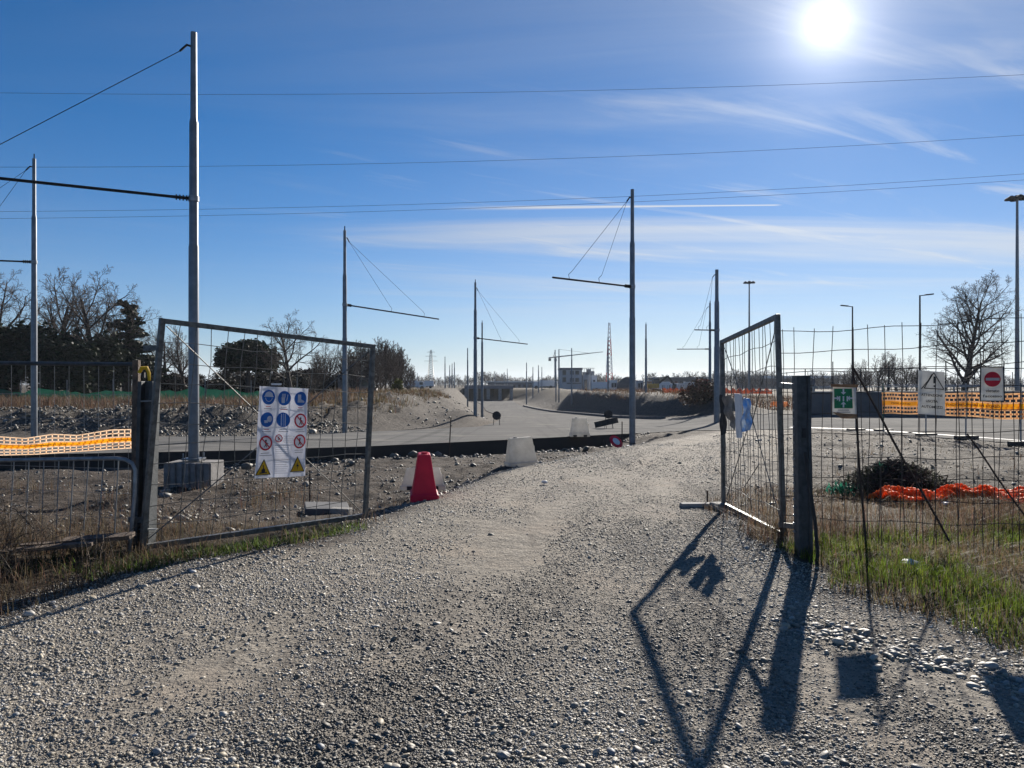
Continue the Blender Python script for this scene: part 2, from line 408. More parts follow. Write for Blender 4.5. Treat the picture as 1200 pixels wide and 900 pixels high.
mp = nd(nt, 'ShaderNodeMapping'); mp.inputs['Scale'].default_value = (.18, .9, 1); mp.inputs['Rotation'].default_value = (0, 0, R(-14)); lk(nt, tc, mp.inputs[0])
st = noise(nt, mp.outputs[0], 1.4, 6, .65); sf = noise(nt, tc, 30, 4, .6)
c = mixc(nt, rmap(nt, st, .38, .62), (.165, .162, .156), (.085, .084, .082)); c = mixc(nt, rmap(nt, sf, .3, .7), c, (.115, .113, .110))
mp2 = nd(nt, 'ShaderNodeMapping'); mp2.inputs['Scale'].default_value = (1.6, .03, 1); mp2.inputs['Rotation'].default_value = (0, 0, R(4)); lk(nt, tc, mp2.inputs[0])
c = mixc(nt, mth(nt, 'MULTIPLY', rmap(nt, noise(nt, mp2.outputs[0], 1.3, 4, .6), .52, .70), .55), c, (.06, .06, .06)); c = mixc(nt, mth(nt, 'MULTIPLY', rmap(nt, noise(nt, tc, .35, 5, .7), .50, .66), .5), c, (.24, .225, .20))
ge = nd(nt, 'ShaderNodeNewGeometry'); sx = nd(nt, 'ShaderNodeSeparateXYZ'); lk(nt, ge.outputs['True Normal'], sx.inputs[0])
c = mixc(nt, rmap(nt, mth(nt, 'ABSOLUTE', sx.outputs[2]), .3, .6), (.045, .042, .040), c)  # upright road edge painted near black to stand for its shaded side
lk(nt, c, b.inputs['Base Color']); b.inputs['Roughness'].default_value = 1.; b.inputs['Specular IOR Level'].default_value = .05
lk(nt, bump(nt, sf, .3, .02), b.inputs['Normal'])
me.materials.append(m); road = bpy.data.objects.new('road', me); COL.objects.link(road); tag(road, kind='structure')
# painted edge line of the road on the right
def strip(pts, w, dz):
    V = []; F = []
    pts = [Vector((p[0], p[1], 0)) for p in pts]; fine = []
    for a, b_ in zip(pts[:-1], pts[1:]):
        k = max(2, int((b_-a).length/.8))
        fine += [a.lerp(b_, j/k) for j in range(k)]
    fine.append(pts[-1])
    for i, p in enumerate(fine):
        d = (fine[min(i+1, len(fine)-1)]-fine[max(i-1, 0)]).normalized(); n = Vector((-d.y, d.x, 0))
        for s in (-1, 1):
            q = p+n*s*w/2; V.append((q.x, q.y, float(zroad(q.x, q.y))+dz))
    for i in range(len(fine)-1): F.append((2*i, 2*i+1, 2*i+3, 2*i+2))
    return np.array(V), np.array(F)
Vl, Fl = strip([(11.3, 31.2), (12.7, 27.8), (13.9, 23.5), (14.8, 20.5), (17.4, 15.5)], .14, .006)
tag(np_obj('road_edge_line', Vl, Fl, M['white']), kind='structure')

kpts = [(9.6, 48.6), (8.9, 51.6), (7.75, 57), (6.8, 67), (4.25, 97), (1.3, 130)]
kb_ = MB(); fine = []
for a_, b_ in zip(kpts[:-1], kpts[1:]): fine += [(a_[0]+(b_[0]-a_[0])*t, a_[1]+(b_[1]-a_[1])*t) for t in np.linspace(0, 1, 6)[:-1]]
for a_, b_ in zip(fine[:-1], fine[1:]):
    za, zb = float(zroad(*a_)), float(zroad(*b_)); kb_.bar((a_[0], a_[1], za+.08), (b_[0], b_[1], zb+.08), .28, .22)
tag(kb_.build('kerb', M['concdark']), kind='structure')

# ------------------------------------------------------------------ gravel stones
def scatter(n, ymin, ymax, xa, xb, power=2.):
    u = RNG.uniform(0, 1, n)
    if power == 2: y = 1/(1/ymin+(1/ymax-1/ymin)*u)
    else: y = ymin+(ymax-ymin)*u
    x = RNG.uniform(0, 1, n); fx = np.interp
    lo = xa(y); hi = xb(y); return lo+(hi-lo)*x, y
def stone_cols(n, lo=.14, hi=.46, warm=.06):
    g = lo+(hi-lo)*RNG.beta(1.6, 2.2, n); w = RNG.normal(0, warm, n)
    return np.stack([g*(1.10+w), g*(1.0+w*.2), g*(.84-w)], 1).clip(.03, .8)
fl = lambda y: np.interp(y, TLY, TLX)-.5
fr = lambda y: np.minimum(np.interp(y, TRY, TRX)+.35, 8)
Vs, Fs, Cs, base = [], [], [], 0
def put(x, y, s, sub, **kw):
    global base
    z = TZ(x, y); v, f, c = stones_np(np.stack([x, y, z], 1), s, sub, cols=kw.pop('cols', stone_cols(len(x))), **kw)
    Vs.append(v); Fs.append(f+base); Cs.append(c); base += len(v)
x, y = scatter(340000, 2.5, 22, lambda y: np.maximum(fl(y), -.72*y), lambda y: np.minimum(fr(y), .72*y))
cl = fbm(x, y, .55)
def rut(x, y):
    c = np.interp(y, [2, 5, 8, 12, 18, 26], [-.9, -.5, .1, 1.0, 2.9, 6.0]); q = 0
    for o_ in (-1.05, .55): q = q+np.exp(-((x-c-o_-.15*np.sin(y*.7))/.26)**2)
    return q
xc_ = x-np.interp(y, [2, 5, 8, 12, 18, 26], [-.9, -.5, .1, 1.0, 2.9, 6.0])
k = RNG.uniform(0, 1, len(x)) < (.78+.9*fbm(x, y, .5)+.5*fbm(x+7, y+2, 1.7)+.9*fbm(xc_*1.6, y*.12+3, 1., 3)-.25*rut(x, y)); x, y = x[k], y[k]
put(x, y, RNG.lognormal(-5.2, .44, len(x))*(1+.35*fbm(x+9, y, .5))*np.interp(y, [3, 12, 22], [.95, 1.15, 1.6]), 1, flat=.62, sink=.40, jit=.28, cols=stone_cols(len(x), .09, .44)*(.90+.45*fbm(x+31, y+5, .7)+.75*fbm((x-np.interp(y, [2, 5, 8, 12, 18, 26], [-.9, -.5, .1, 1.0, 2.9, 6.0]))*1.4, y*.1, 1.2, 2))[:, None])
x, y = scatter(1500, 2.5, 11, lambda y: np.maximum(fl(y), -.72*y), lambda y: np.minimum(fr(y), .72*y))
cl = fbm(x+5, y+3, .6)+.35*np.exp(-((y-3.1)/.5)**2)
k = RNG.uniform(0, 1, len(x)) < (.30+.9*cl); x, y = x[k], y[k]
put(x, y, RNG.lognormal(-4.35, .36, len(x)), 2, flat=.5, sink=.42, jit=.14, cols=stone_cols(len(x), .10, .36))
# pale cobbles at the bottom and along the right verge
n = 130; x = RNG.normal(-.15, .85, n); y = RNG.uniform(2.75, 3.5, n); put(x, y, RNG.lognormal(-4.15, .40, n), 2, flat=.5, sink=.36, jit=.09, cols=stone_cols(n, .13, .38))
n = 520; t = RNG.uniform(0, 1, n); x = 1.85+1.0*t+RNG.normal(0, .13, n); y = 5.35-1.35*t+RNG.normal(0, .16, n)
put(x, y, RNG.lognormal(-4.1, .36, n), 2, flat=.6, sink=.34, jit=.1, cols=stone_cols(n, .13, .38))
n = 90; t = RNG.uniform(0, 1, n); x = np.interp(t, [0, 1], [-3.5, -2.2])+RNG.normal(0, .12, n); y = np.interp(t, [0, 1], [5.1, 7.6])+RNG.normal(0, .12, n)
put(x, y, RNG.lognormal(-4.2, .35, n), 2, flat=.6, jit=.07, cols=stone_cols(n, .2, .5))
tag(np_obj('gravel_stones', np.concatenate(Vs), np.concatenate(Fs), M['stone'], None, True, np.concatenate(Cs)),
    'loose grey gravel and rounded pebbles strewn over the dirt track', 'gravel', kind='stuff')
# rubble on the lower ground behind the left gate, in the ditch and on the bank behind the road
Vs, Fs, Cs, base = [], [], [], 0
n = 17000; y = RNG.uniform(8.5, 23, n); x = np.interp(y, TLY, TLX)-.2-RNG.uniform(0, 1, n)**1.3*(.72*y+np.interp(y, TLY, TLX))
k = (y < np.interp(x, NX, NY)-.1) & (RNG.uniform(0, 1, n) < .45+.9*fbm(x, y, .7)); x, y = x[k], y[k]
put(x, y, RNG.lognormal(-4.2, .55, len(x)), 1, flat=.7, sink=.35, cols=stone_cols(len(x), .05, .34))
n = 9000; x = RNG.uniform(-24, -6, n); y = 26.5+RNG.uniform(0, 6, n)-.06*(x+8)*1.2; k = poly_d(x, y) > .9; x, y = x[k], y[k]
put(x, y, RNG.lognormal(-3.65, .55, len(x)), 1, flat=.75, cols=stone_cols(len(x), .06, .26))
n = 330; x = RNG.uniform(-7, 5, n); y = np.interp(x, NX, NY)-RNG.uniform(.1, 2., n); put(x, y, RNG.lognormal(-3.2, .45, n), 1, flat=.75, cols=stone_cols(n, .05, .16))
n = 12000; y = RNG.uniform(10, 27, n); x = np.interp(y, [10, 27], [3, 7])+RNG.uniform(0, 1, n)*12; k = (y < np.interp(x, NX, NY)-.3) & (RNG.uniform(0, 1, n) < .6+1.*fbm(x, y, .6)); x, y = x[k], y[k]
put(x, y, RNG.lognormal(-4.35, .5, len(x)), 1, flat=.6, cols=stone_cols(len(x), .08, .5))
n = 500; y = RNG.uniform(34, 75, n); x = np.interp(y, XLY, XLX)-RNG.uniform(.8, 7, n); put(x, y, RNG.lognormal(-3.2, .5, n), 1, flat=.8, cols=stone_cols(n, .12, .4))
tag(np_obj('rubble', np.concatenate(Vs), np.concatenate(Fs), M['stone'], None, True, np.concatenate(Cs)),
    'broken stones and clods scattered over the bare soil beside the road', 'rubble', kind='stuff')

# ------------------------------------------------------------------ grass
def blades(x, y, h, w, cols, lean=.5, z=None):
    n = len(x); z = TZ(x, y)-.01 if z is None else z
    a = RNG.uniform(0, 6.28, n); d = np.stack([np.cos(a), np.sin(a), 0*a], 1); s = np.stack([-np.sin(a), np.cos(a), 0*a], 1)
    b0 = np.stack([x, y, z], 1); ln = np.abs(RNG.normal(0, lean, n))+.05
    V = np.zeros((n, 7, 3))
    for i, t in enumerate((0, .4, .75, 1)):
        c = b0+d*(ln*h*t**1.8)[:, None]; c[:, 2] += h*t*(1-.25*np.minimum(ln, 1.3)*t)
        ww = (w*(1-.75*t)/2)[:, None]
        if i < 3: V[:, 2*i] = c-s*ww; V[:, 2*i+1] = c+s*ww
        else: V[:, 6] = c
    o = (np.arange(n)*7)[:, None]
    F4 = np.concatenate([o+np.array([[0, 1, 3, 2]]), o+np.array([[2, 3, 5, 4]])]); F3 = o+np.array([[4, 5, 6]])
    C = np.repeat(cols[:, None], 7, 1).reshape(-1, 3)
    return V.reshape(-1, 3), F4, F3, C
def gcol(n, base, var=.3):
    v = RNG.uniform(1-var, 1+var, n)[:, None]; return (np.array(base)[None]*v*(1+RNG.normal(0, .08, (n, 3)))).clip(.005, .9)
def grass_obj(name, parts, label):
    Vs, A, B, C, o = [], [], [], [], 0
    for v, f4, f3, c in parts: Vs.append(v); A.append(f4+o); B.append(f3+o); C.append(c); o += len(v)
    return tag(np_obj(name, np.concatenate(Vs), [np.concatenate(A), np.concatenate(B)], M['grass'], None, False, np.concatenate(C)), label, 'grass', kind='stuff')
def clump(n, cx, cy, sx, sy): return cx+RNG.normal(0, sx, n), cy+RNG.normal(0, sy, n)
def region(n, pts, dens, thr=None):
    P = np.array(pts, float); lo, hi = P.min(0), P.max(0); x = RNG.uniform(lo[0], hi[0], n); y = RNG.uniform(lo[1], hi[1], n)
    ins = np.zeros(n, bool)
    for i in range(len(P)):
        ax, ay = P[i]; bx, by = P[(i+1) % len(P)]
        ins ^= ((ay > y) != (by > y)) & (x < (bx-ax)*(y-ay)/((by-ay) or 1e-9)+ax)
    k = ins & (RNG.uniform(0, 1, n) < dens(x, y)); return x[k], y[k]
RG = [(2.55, 7.5), (2.75, 6.6), (2.5, 6.15), (2.9, 5.2), (3.05, 4.5), (4.2, 4.4), (6.5, 6.), (6.5, 8.2), (4, 8.3)]
gp = []
x, y = region(60000, RG, lambda x, y: np.clip(.12+1.5*fbm(x+3, y, 1.1)+.35*ss(6, 7, y)*ss(3., 3.8, x), .02, 1)*(.5+.5*ss(4.9, 6., y))*ss(-.1, .35, x-np.interp(y, TRY, TRX)))
gp.append(blades(x, y, RNG.uniform(.05, .13, len(x))*(1+.9*np.clip(fbm(x, y, 1.6)+.2, 0, 1)+.3*ss(3.4, 4.3, x)), RNG.uniform(.004, .008, len(x)), gcol(len(x), (.095, .135, .018), .6)))
grass_obj('green_grass', gp, 'fresh green grass growing under the right mesh fence')
gp = []
x, y = region(40000, RG, lambda x, y: np.clip(.55-.6*fbm(x+3, y, 1.1), .05, 1)*ss(-.1, .3, x-np.interp(y, TRY, TRX)))
gp.append(blades(x, y, RNG.uniform(.05, .16, len(x)), RNG.uniform(.003, .006, len(x)), gcol(len(x), (.15, .112, .06), .45), .9))
x, y = region(52000, [(2.5, 7.6), (2.5, 10.3), (3.6, 12), (9, 12.3), (9, 7.8), (4, 7.9)], lambda x, y: np.clip(.5+.8*fbm(x, y, .9), .05, 1))
xy_ = region(9000, [(3.4, 11.5), (5.5, 18), (8, 24), (12.5, 24), (13, 19), (12, 11.5)], lambda x, y: np.clip(-.05+1.2*fbm(x+8, y, .8), 0, 1)*(poly_d(x, y) > .5))
gp.append(blades(*xy_, RNG.uniform(.04, .22, len(xy_[0])), RNG.uniform(.008, .014, len(xy_[0])), gcol(len(xy_[0]), (.09, .065, .042), .5), .9))
gp.append(blades(x, y, RNG.uniform(.08, .34, len(x))*(1-.6*ss(9.2, 10., y)), RNG.uniform(.004, .007, len(x)), gcol(len(x), (.125, .088, .058), .45), .7))
LG = [(-6.5, 5.2), (-3.6, 5.0), (-3.15, 6.9), (-2.0, 7.9), (-1.5, 9.2), (-2.1, 9.6), (-4, 8.2), (-7, 8.3)]
x, y = region(52000, LG, lambda x, y: np.clip(.5+.8*fbm(x, y, 1.0), .05, 1)*(.35+.65*ss(-2.6, -3.6, x)))
gp.append(blades(x, y, RNG.uniform(.06, .26, len(x))*(1+1.0*ss(-3.5, -4.4, x)), RNG.uniform(.003, .006, len(x)), gcol(len(x), (.12, .088, .058), .5), .9))
x, y = region(30000, [(-12, 8.4), (-4, 8.3), (-1.7, 9.6), (-1.5, 12), (-6, 15), (-12, 15)], lambda x, y: np.clip(.05+1.1*fbm(x, y, .8), 0, 1))
gp.append(blades(x, y, RNG.uniform(.08, .3, len(x)), RNG.uniform(.005, .009, len(x)), gcol(len(x), (.10, .072, .05), .45), .8))
grass_obj('dry_grass', gp, 'straw coloured dry grass along the track and around the fences')
gp = []
x, y = region(12000, [(-4.4, 6.3), (-3.4, 6.3), (-2.9, 7.1), (-1.6, 8.6), (-1.9, 9.2), (-3.1, 7.6), (-3.9, 7.0)], lambda x, y: np.clip(.4+1.2*fbm(x+1, y, 1.7), 0, 1))
gp.append(blades(x, y, RNG.uniform(.05, .13, len(x)), RNG.uniform(.007, .016, len(x)), gcol(len(x), (.075, .11, .025), .4), 1.0))
grass_obj('green_weeds', gp, 'low green weeds at the foot of the left gate post')
gp = []
x, y = region(30000, [(-36, 33), (-8.5, 33), (-9, 49), (-36, 50)], lambda x, y: np.clip(.55+.9*fbm(x, y, .35), .03, 1))
gp.append(blades(x, y, RNG.uniform(.25, .7, len(x)), RNG.uniform(.02, .045, len(x)), gcol(len(x), (.088, .060, .042), .45), .6))
x, y = region(30000, [(8, 53), (16, 47), (24, 45), (40, 70), (40, 95), (8, 95)], lambda x, y: np.clip(.4+.9*fbm(x, y, .3), .03, 1)*(poly_d(x, y) > 2.6))
gp.append(blades(x, y, RNG.uniform(.2, .6, len(x)), RNG.uniform(.03, .06, len(x)), gcol(len(x), (.075, .048, .032), .45), .6))
x, y = region(22000, [(-16, 31), (-6.3, 33), (-5.0, 40), (-5.2, 70), (-14, 70)], lambda x, y: np.clip(.3+.9*fbm(x, y, .3), .03, 1)*np.clip((poly_d(x, y)-2.2)/2.5, 0, 1))
gp.append(blades(x, y, RNG.uniform(.2, .5, len(x)), RNG.uniform(.03, .05, len(x)), gcol(len(x), (.085, .062, .038), .45), .6))
grass_obj('far_dry_grass', gp, 'brown dead grass covering the banks beyond the road')

def stems(n, pts, hmin, hmax, r, dens):
    x, y = region(n, pts, dens); z = TZ(x, y); P0, P1, R0, R1 = [], [], [], []
    for i in range(len(x)):
        a = random.uniform(0, 6.28); h = random.uniform(hmin, hmax); l = random.uniform(.3, 1.3)*h; p = np.array([x[i], y[i], z[i]-.02]); rr = r*random.uniform(.6, 1.3)
        for t in (.3, .6, .85, 1.0):
            q = np.array([x[i]+math.cos(a)*l*t**1.6, y[i]+math.sin(a)*l*t**1.6, z[i]+h*(t*1.5-.75*t*t)]); P0.append(p); P1.append(q); R0.append(rr*(1.05-.7*t)); R1.append(rr*(1-.75*t))
            if t > .5 and random.random() < .8:
                d = np.random.default_rng(i).normal(0, 1, 3)*.08*h/.4; P0.append(q); P1.append(q+d); R0.append(rr*.45); R1.append(rr*.2)
            p = q
    return segs(P0, P1, np.array(R0), np.array(R1), 4)
M['straw'] = simple('dry_stems', (.17, .125, .085), (.06, .045, .033), .8, 0, 6)
V1, F1 = stems(2600, [(-7, 5.1), (-3.75, 5.0), (-3.3, 6.6), (-3.9, 7.3), (-7, 7.4)], .15, .75, .0045, lambda x, y: np.clip(.25+.8*fbm(x, y, 1.2)+.4*ss(-3.8, -4.6, x), 0, 1))
V2, F2 = stems(420, [(2.6, 7.8), (2.6, 10.3), (3.6, 11.5), (8, 11.5), (8, 8)], .2, .7, .004, lambda x, y: np.clip(.3+.8*fbm(x, y, .9), 0, 1))
tag(np_obj('dry_weeds', np.concatenate([V1, V2]), np.concatenate([F1, F2+len(V1)]), M['straw'], None, True), 'tangled dry weed stems at the left verge and beyond the right fence', 'weeds', kind='stuff')

# ------------------------------------------------------------------ text helper
_txt = {}
def text_mesh(s):
    if s in _txt: return _txt[s]
    c = bpy.data.curves.new('t', 'FONT'); c.body = s; c.resolution_u = 2; c.offset = .022
    o = bpy.data.objects.new('t', c); COL.objects.link(o)
    dg = bpy.context.evaluated_depsgraph_get(); dg.update()
    me = o.evaluated_get(dg).to_mesh()
    V = np.array([v.co[:2] for v in me.vertices]); F = [tuple(p.vertices) for p in me.polygons]
    o.evaluated_get(dg).to_mesh_clear(); bpy.data.objects.remove(o); bpy.data.curves.remove(c)
    V -= V.min(0); w = V[:, 0].max(); h = V[:, 1].max()
    _txt[s] = (V, F, w, h); return _txt[s]
class Panel:
    """planar drawing board: (u,v) in 0..1 of a bilinear quad TL,TR,BR,BL, n towards the viewer"""
    def __init__(s, TL, TR, BR, BL, wave=0.):
        s.c = [Vector(p) for p in (TL, TR, BR, BL)]; s.wave = wave
        n = (s.c[1]-s.c[0]).cross(s.c[3]-s.c[0]).normalized()
        if n.dot(Vector((0, 0, CAMZ))-s.c[0]) < 0: n = -n
        s.n = n; s.w = (s.c[1]-s.c[0]).length; s.h = (s.c[3]-s.c[0]).length
    def P(s, u, v, off=0.):
        a = s.c[0].lerp(s.c[1], u); b = s.c[3].lerp(s.c[2], u)
        o = off + s.wave*(math.sin(u*9.4+v*2)+.6*math.sin(v*11+u*3))
        return a.lerp(b, v)+s.n*o
    def poly(s, mb, pts, off, mi): mb.add([s.P(u, v, off) for u, v in pts], [tuple(range(len(pts)))], mi)
    def disc(s, mb, u, v, r, off, mi, n=28, a0=0, a1=360, ri=0):
        ang = [R(a0+(a1-a0)*k/n) for k in range(n+1)]
        if ri:
            for k in range(n):
                q = [(u+rr*math.cos(t)/s.w, v+rr*math.sin(t)/s.h) for rr, t in ((ri, ang[k]), (r, ang[k]), (r, ang[k+1]), (ri, ang[k+1]))]
                s.poly(mb, q, off, mi)
        else: s.poly(mb, [(u+r*math.cos(t)/s.w, v+r*math.sin(t)/s.h) for t in ang[:-1 if a1-a0 == 360 else None]], off, mi)
    def rel(s, mb, u, v, pts, off, mi): s.poly(mb, [(u+x/s.w, v+y/s.h) for x, y in pts], off, mi)
    def line(s, mb, u, v, a, b, w, off, mi):
        dx, dy = b[0]-a[0], b[1]-a[1]; l = math.hypot(dx, dy); nx_, ny_ = -dy/l*w/2, dx/l*w/2
        s.rel(mb, u, v, [(a[0]+nx_, a[1]+ny_), (b[0]+nx_, b[1]+ny_), (b[0]-nx_, b[1]-ny_), (a[0]-nx_, a[1]-ny_)], off, mi)
    def text(s, mb, txt, u, v, height, off, mi, width=None):
        V, F, w, h = text_mesh(txt); k = height/h; kx = (width/w) if width else k
        mb.add([s.P(u+(x-w/2)*kx/s.w, v+(h/2-y)*k/s.h, off) for x, y in V], F, mi)
    def sheet(s, mb, mi, th=.004, nu=10, nv=14):
        b = len(mb.v)
        for o in (0, -th):
            for j in range(nv+1):
                for i in range(nu+1): mb.v.append(tuple(s.P(i/nu, j/nv, o)))
        L = (nu+1)*(nv+1); q = lambda o, i, j: b+o*L+j*(nu+1)+i
        for j in range(nv):
            for i in range(nu):
                for o in (0, 1):
                    mb.f.append((q(o, i, j), q(o, i+1, j), q(o, i+1, j+1), q(o, i, j+1))); mb.m.append(mi)
        rim = [(i, 0) for i in range(nu)]+[(nu, j) for j in range(nv)]+[(i, nv) for i in range(nu, 0, -1)]+[(0, j) for j in range(nv, 0, -1)]
        for k in range(len(rim)):
            a, c = rim[k], rim[(k+1) % len(rim)]
            mb.f.append((q(0, *a), q(0, *c), q(1, *c), q(1, *a))); mb.m.append(mi)

# ------------------------------------------------------------------ left gate
gTL, gTR, gBR, gBL = U(190, 376, 7.35), U(437, 406, 9.3), U(428, 604, 9.3), U(167, 641, 7.35)
def bil(c, u, v): return (c[0].lerp(c[1], u)).lerp(c[3].lerp(c[2], u), v)
def gate(name, label, c, nv, nh, loc, diag):
    g = thing(name, label, 'gate', loc)
    mb = MB()
    TL, TR, BR, BL = c
    for a, b_ in ((TL, TR), (TR, BR), (BR, BL), (BL, TL)):
        d = (b_-a).normalized()*.024; mb.bar(a-d, b_+d, .05, .05, 0, (c[1]-c[0]).cross(c[3]-c[0]))
    mb.build('gate_frame', M['gate'], g, False, .004)
    P0, P1 = [], []
    nrm = (c[1]-c[0]).cross(c[3]-c[0]).normalized()
    for i in range(1, nv):
        u = i/nv; pts = [bil(c, u+.006*math.sin(3*j+i*1.7), j/6)+nrm*.01*math.sin(i*2.1+j) for j in range(7)]
        P0 += pts[:-1]; P1 += pts[1:]
    for j in range(1, nh):
        v = j/nh; pts = [bil(c, k/8, v+.006*math.sin(k*1.9+j*2.3)) for k in range(9)]
        P0 += pts[:-1]; P1 += pts[1:]
    Vv, Ff = segs(P0, P1, .0039, .0039, 5); np_obj('wire_mesh', Vv, Ff, M['gate'], g, True)
    back = nrm*(-1 if nrm.dot(Vector((0, 0, CAMZ))-TL) > 0 else 1)
    for (u0, v0, u1, v1) in diag:
        MB().tube([bil(c, u0, v0)+back*.012, bil(c, u1, v1)+back*.04], .006, 6).build('brace', M['gate'], g, True)
    return g
lg = gate('mesh_gate', 'open steel gate leaf with wire mesh carrying the safety sign banner', (gTL, gTR, gBR, gBL), 15, 11, U(167, 641, 7.35),
          [(.02, .02, .98, .97), (.98, .03, .60, .42), (.02, .97, .50, .52)])
# hinges
for v in (.12, .88):
    p = bil((gTL, gTR, gBR, gBL), 0, v); MB().bar(p+Vector((-.16, .02, 0)), p, .03, .05).build('hinge', M['gate'], lg)
# gate post (left): steel profile
pr = thing('gate_post', 'thick grey steel post holding the left gate leaf', 'post', U(170, 655, 7.45))
mb = MB(); A, B = U(169, 662, 7.5), U(175, 447, 7.5)
for s, w in ((-1, .05), (1, .05)): mb.bar(A+Vector((s*.055, 0, 0)), B+Vector((s*.055, 0, 0)), .035, .17, 0, (0, 1, 0))
mb.bar(A+Vector((0, .02, 0)), B+Vector((0, .02, 0)), .08, .05, 0, (0, 1, 0))
mb.build('post_profile', M['postgrey'], pr, False, .004)
MB().bar(U(166, 470, 7.39), U(185, 470, 7.39), .05, .008, 0).build('strap', M['galv'], pr)
MB().bar(U(164, 620, 7.39), U(184, 620, 7.39), .05, .008, 0).build('strap', M['galv'], pr)
# second slim post: end post of the left mesh fence
# ------------------------------------------------------------------ safety banner on the left gate
gn = (gTR-gTL).cross(gBL-gTL).normalized()
if gn.y > 0: gn = -gn
bc = [ray_plane(px, py, gTL, gn)+gn*.055 for px, py in ((301, 452), (358, 455), (354.5, 557), (295, 560))]
pn = Panel(*bc, wave=.009)
bn = thing('safety_banner', 'white site safety banner with blue, red and yellow pictograms on the open gate', 'sign', bc[3])
mb = MB(); pn.sheet(mb, 0, .004, 40, 60); mb.build('cloth', M['banner'], bn, True)
SM = [M['sign_blue'], M['banner'], M['sign_red'], M['sign_yellow'], M['sign_black'], M['sign_grey']]
W, H = pn.w, pn.h; r = .080
o1, o2, o3 = .008, .011, .014
def picto(kind, u, v):
    mb = MB()
    if kind in ('casco', 'guanti', 'scarpe', 'mask', 'belt'):
        pn.disc(mb, u, v, r, o1, 0)
        if kind == 'casco':
            pn.disc(mb, u, v-.15*r, .62*r, o2, 1, 16, 180, 360); pn.line(mb, u, v, (-.72*r, -.1*r), (.72*r, -.1*r), .1*r, o2, 1)
            pn.disc(mb, u, v+.05*r, .55*r, o2, 1, 12, 0, 180, .46*r)
        elif kind == 'guanti':
            pn.rel(mb, u, v, [(-.45*r, -.1*r), (.1*r, -.1*r), (.1*r, .65*r), (-.4*r, .65*r)], o2, 1)
            for k in range(4): pn.line(mb, u, v, (-.38*r+k*.15*r, 0), (-.30*r+k*.15*r, -.6*r), .1*r, o2, 1)
            pn.line(mb, u, v, (.35*r, .4*r), (.5*r, -.5*r), .12*r, o2, 1)
        elif kind == 'scarpe':
            pn.rel(mb, u, v, [(-.5*r, -.6*r), (0, -.6*r), (.05*r, .05*r), (.6*r, .3*r), (.6*r, .5*r), (-.5*r, .5*r)], o2, 1)
        elif kind == 'mask':
            pn.disc(mb, u+.05, v-.1*r, .42*r, o2, 1, 16); pn.rel(mb, u, v, [(-.5*r, .1*r), (.1*r, .05*r), (.1*r, .4*r), (-.4*r, .45*r)], o3, 1)
        else:
            for q in (-.28, .28): pn.line(mb, u, v, (q*r, -.8*r), (q*r, .8*r), .14*r, o2, 1)
            pn.line(mb, u, v, (0, -.9*r), (0, .9*r), .06*r, o2, 1)
        ink = 2
    elif kind.startswith('no'):
        rr = r*(.55 if kind == 'nosmall' else 1)
        pn.disc(mb, u, v, rr, o1, 1); pn.disc(mb, u, v, rr, o2, 2, 28, 0, 360, .78*rr)
        pn.disc(mb, u+.0, v-.35*rr, .13*rr, o2, 4, 8); pn.line(mb, u, v, (0, -.25*rr), (0, .2*rr), .16*rr, o2, 4)
        pn.line(mb, u, v, (0, .2*rr), (-.2*rr, .55*rr), .1*rr, o2, 4); pn.line(mb, u, v, (0, .2*rr), (.2*rr, .55*rr), .1*rr, o2, 4)
        if kind != 'nob': pn.line(mb, u, v, (0, -.1*rr), (.4*rr, .1*rr), .1*rr, o2, 4)
        pn.line(mb, u, v, (-.62*rr, -.62*rr), (.62*rr, .62*rr), .16*rr, o3, 2)
    else:
        s = 1.25*r
        pn.rel(mb, u, v, [(0, -s), (s*.95, .75*s), (-s*.95, .75*s)], o1, 4)
        pn.rel(mb, u, v, [(0, -.80*s), (s*.80, .66*s), (-s*.80, .66*s)], o2, 3)
        if kind == 'volt': pn.rel(mb, u, v, [(.1*s, -.45*s), (-.2*s, .15*s), (0, .12*s), (-.08*s, .55*s), (.2*s, -.05*s), (.0, -.02*s)], o3, 4)
        else:
            pn.disc(mb, u, v+.28*s/H, .26*s, o3, 4, 12); pn.line(mb, u, v, (-.1*s, -.35*s), (.05*s, .1*s), .12*s, o3, 4)
            pn.line(mb, u, v, (-.45*s, .5*s), (.45*s, .5*s), .12*s, o3, 4)
    return mb.build('pictogram', SM, bn)
for kind, u, v in (('casco', .17, .115), ('guanti', .5, .12), ('scarpe', .83, .12), ('mask', .17, .36), ('belt', .5, .36), ('noa', .84, .365),
                   ('nosmall', .42, .565), ('noc', .16, .615), ('nob', .84, .60), ('hand', .15, .89), ('volt', .82, .87)):
    picto(kind, u, v)
CAP = {}
for u, v, w, mi in ((.17, .215, .1, 2), (.17, .24, .16, 5), (.5, .22, .12, 5), (.5, .245, .14, 2), (.83, .22, .1, 2), (.83, .245, .13, 5), (.17, .465, .1, 2), (.17, .49, .18, 5),
                    (.5, .465, .14, 5), (.5, .49, .18, 5), (.84, .47, .14, 5), (.84, .49, .2, 5), (.16, .725, .18, 5), (.18, .75, .26, 5), (.84, .70, .2, 5), (.84, .725, .18, 5), (.15, .975, .2, 5), (.82, .955, .18, 5)):
    mb = MB(); pn.line(mb, u, v, (-w*W/2, 0), (w*W/2, 0), .006, o1, mi); mb.build('printed_text', SM, bn)
for k in range(4): mb = MB(); pn.line(mb, .62, .54+k*.022, (-.11*W, 0), ((.1-.03*(k % 2))*W, 0), .004, o1, 5); mb.build('printed_text', SM, bn)
for k in range(13): mb = MB(); pn.line(mb, .5, .665+k*.024, (-.13*W, 0), ((.13-.02*(k % 3))*W, 0), .003, o1, 5); mb.build('printed_text', SM, bn)
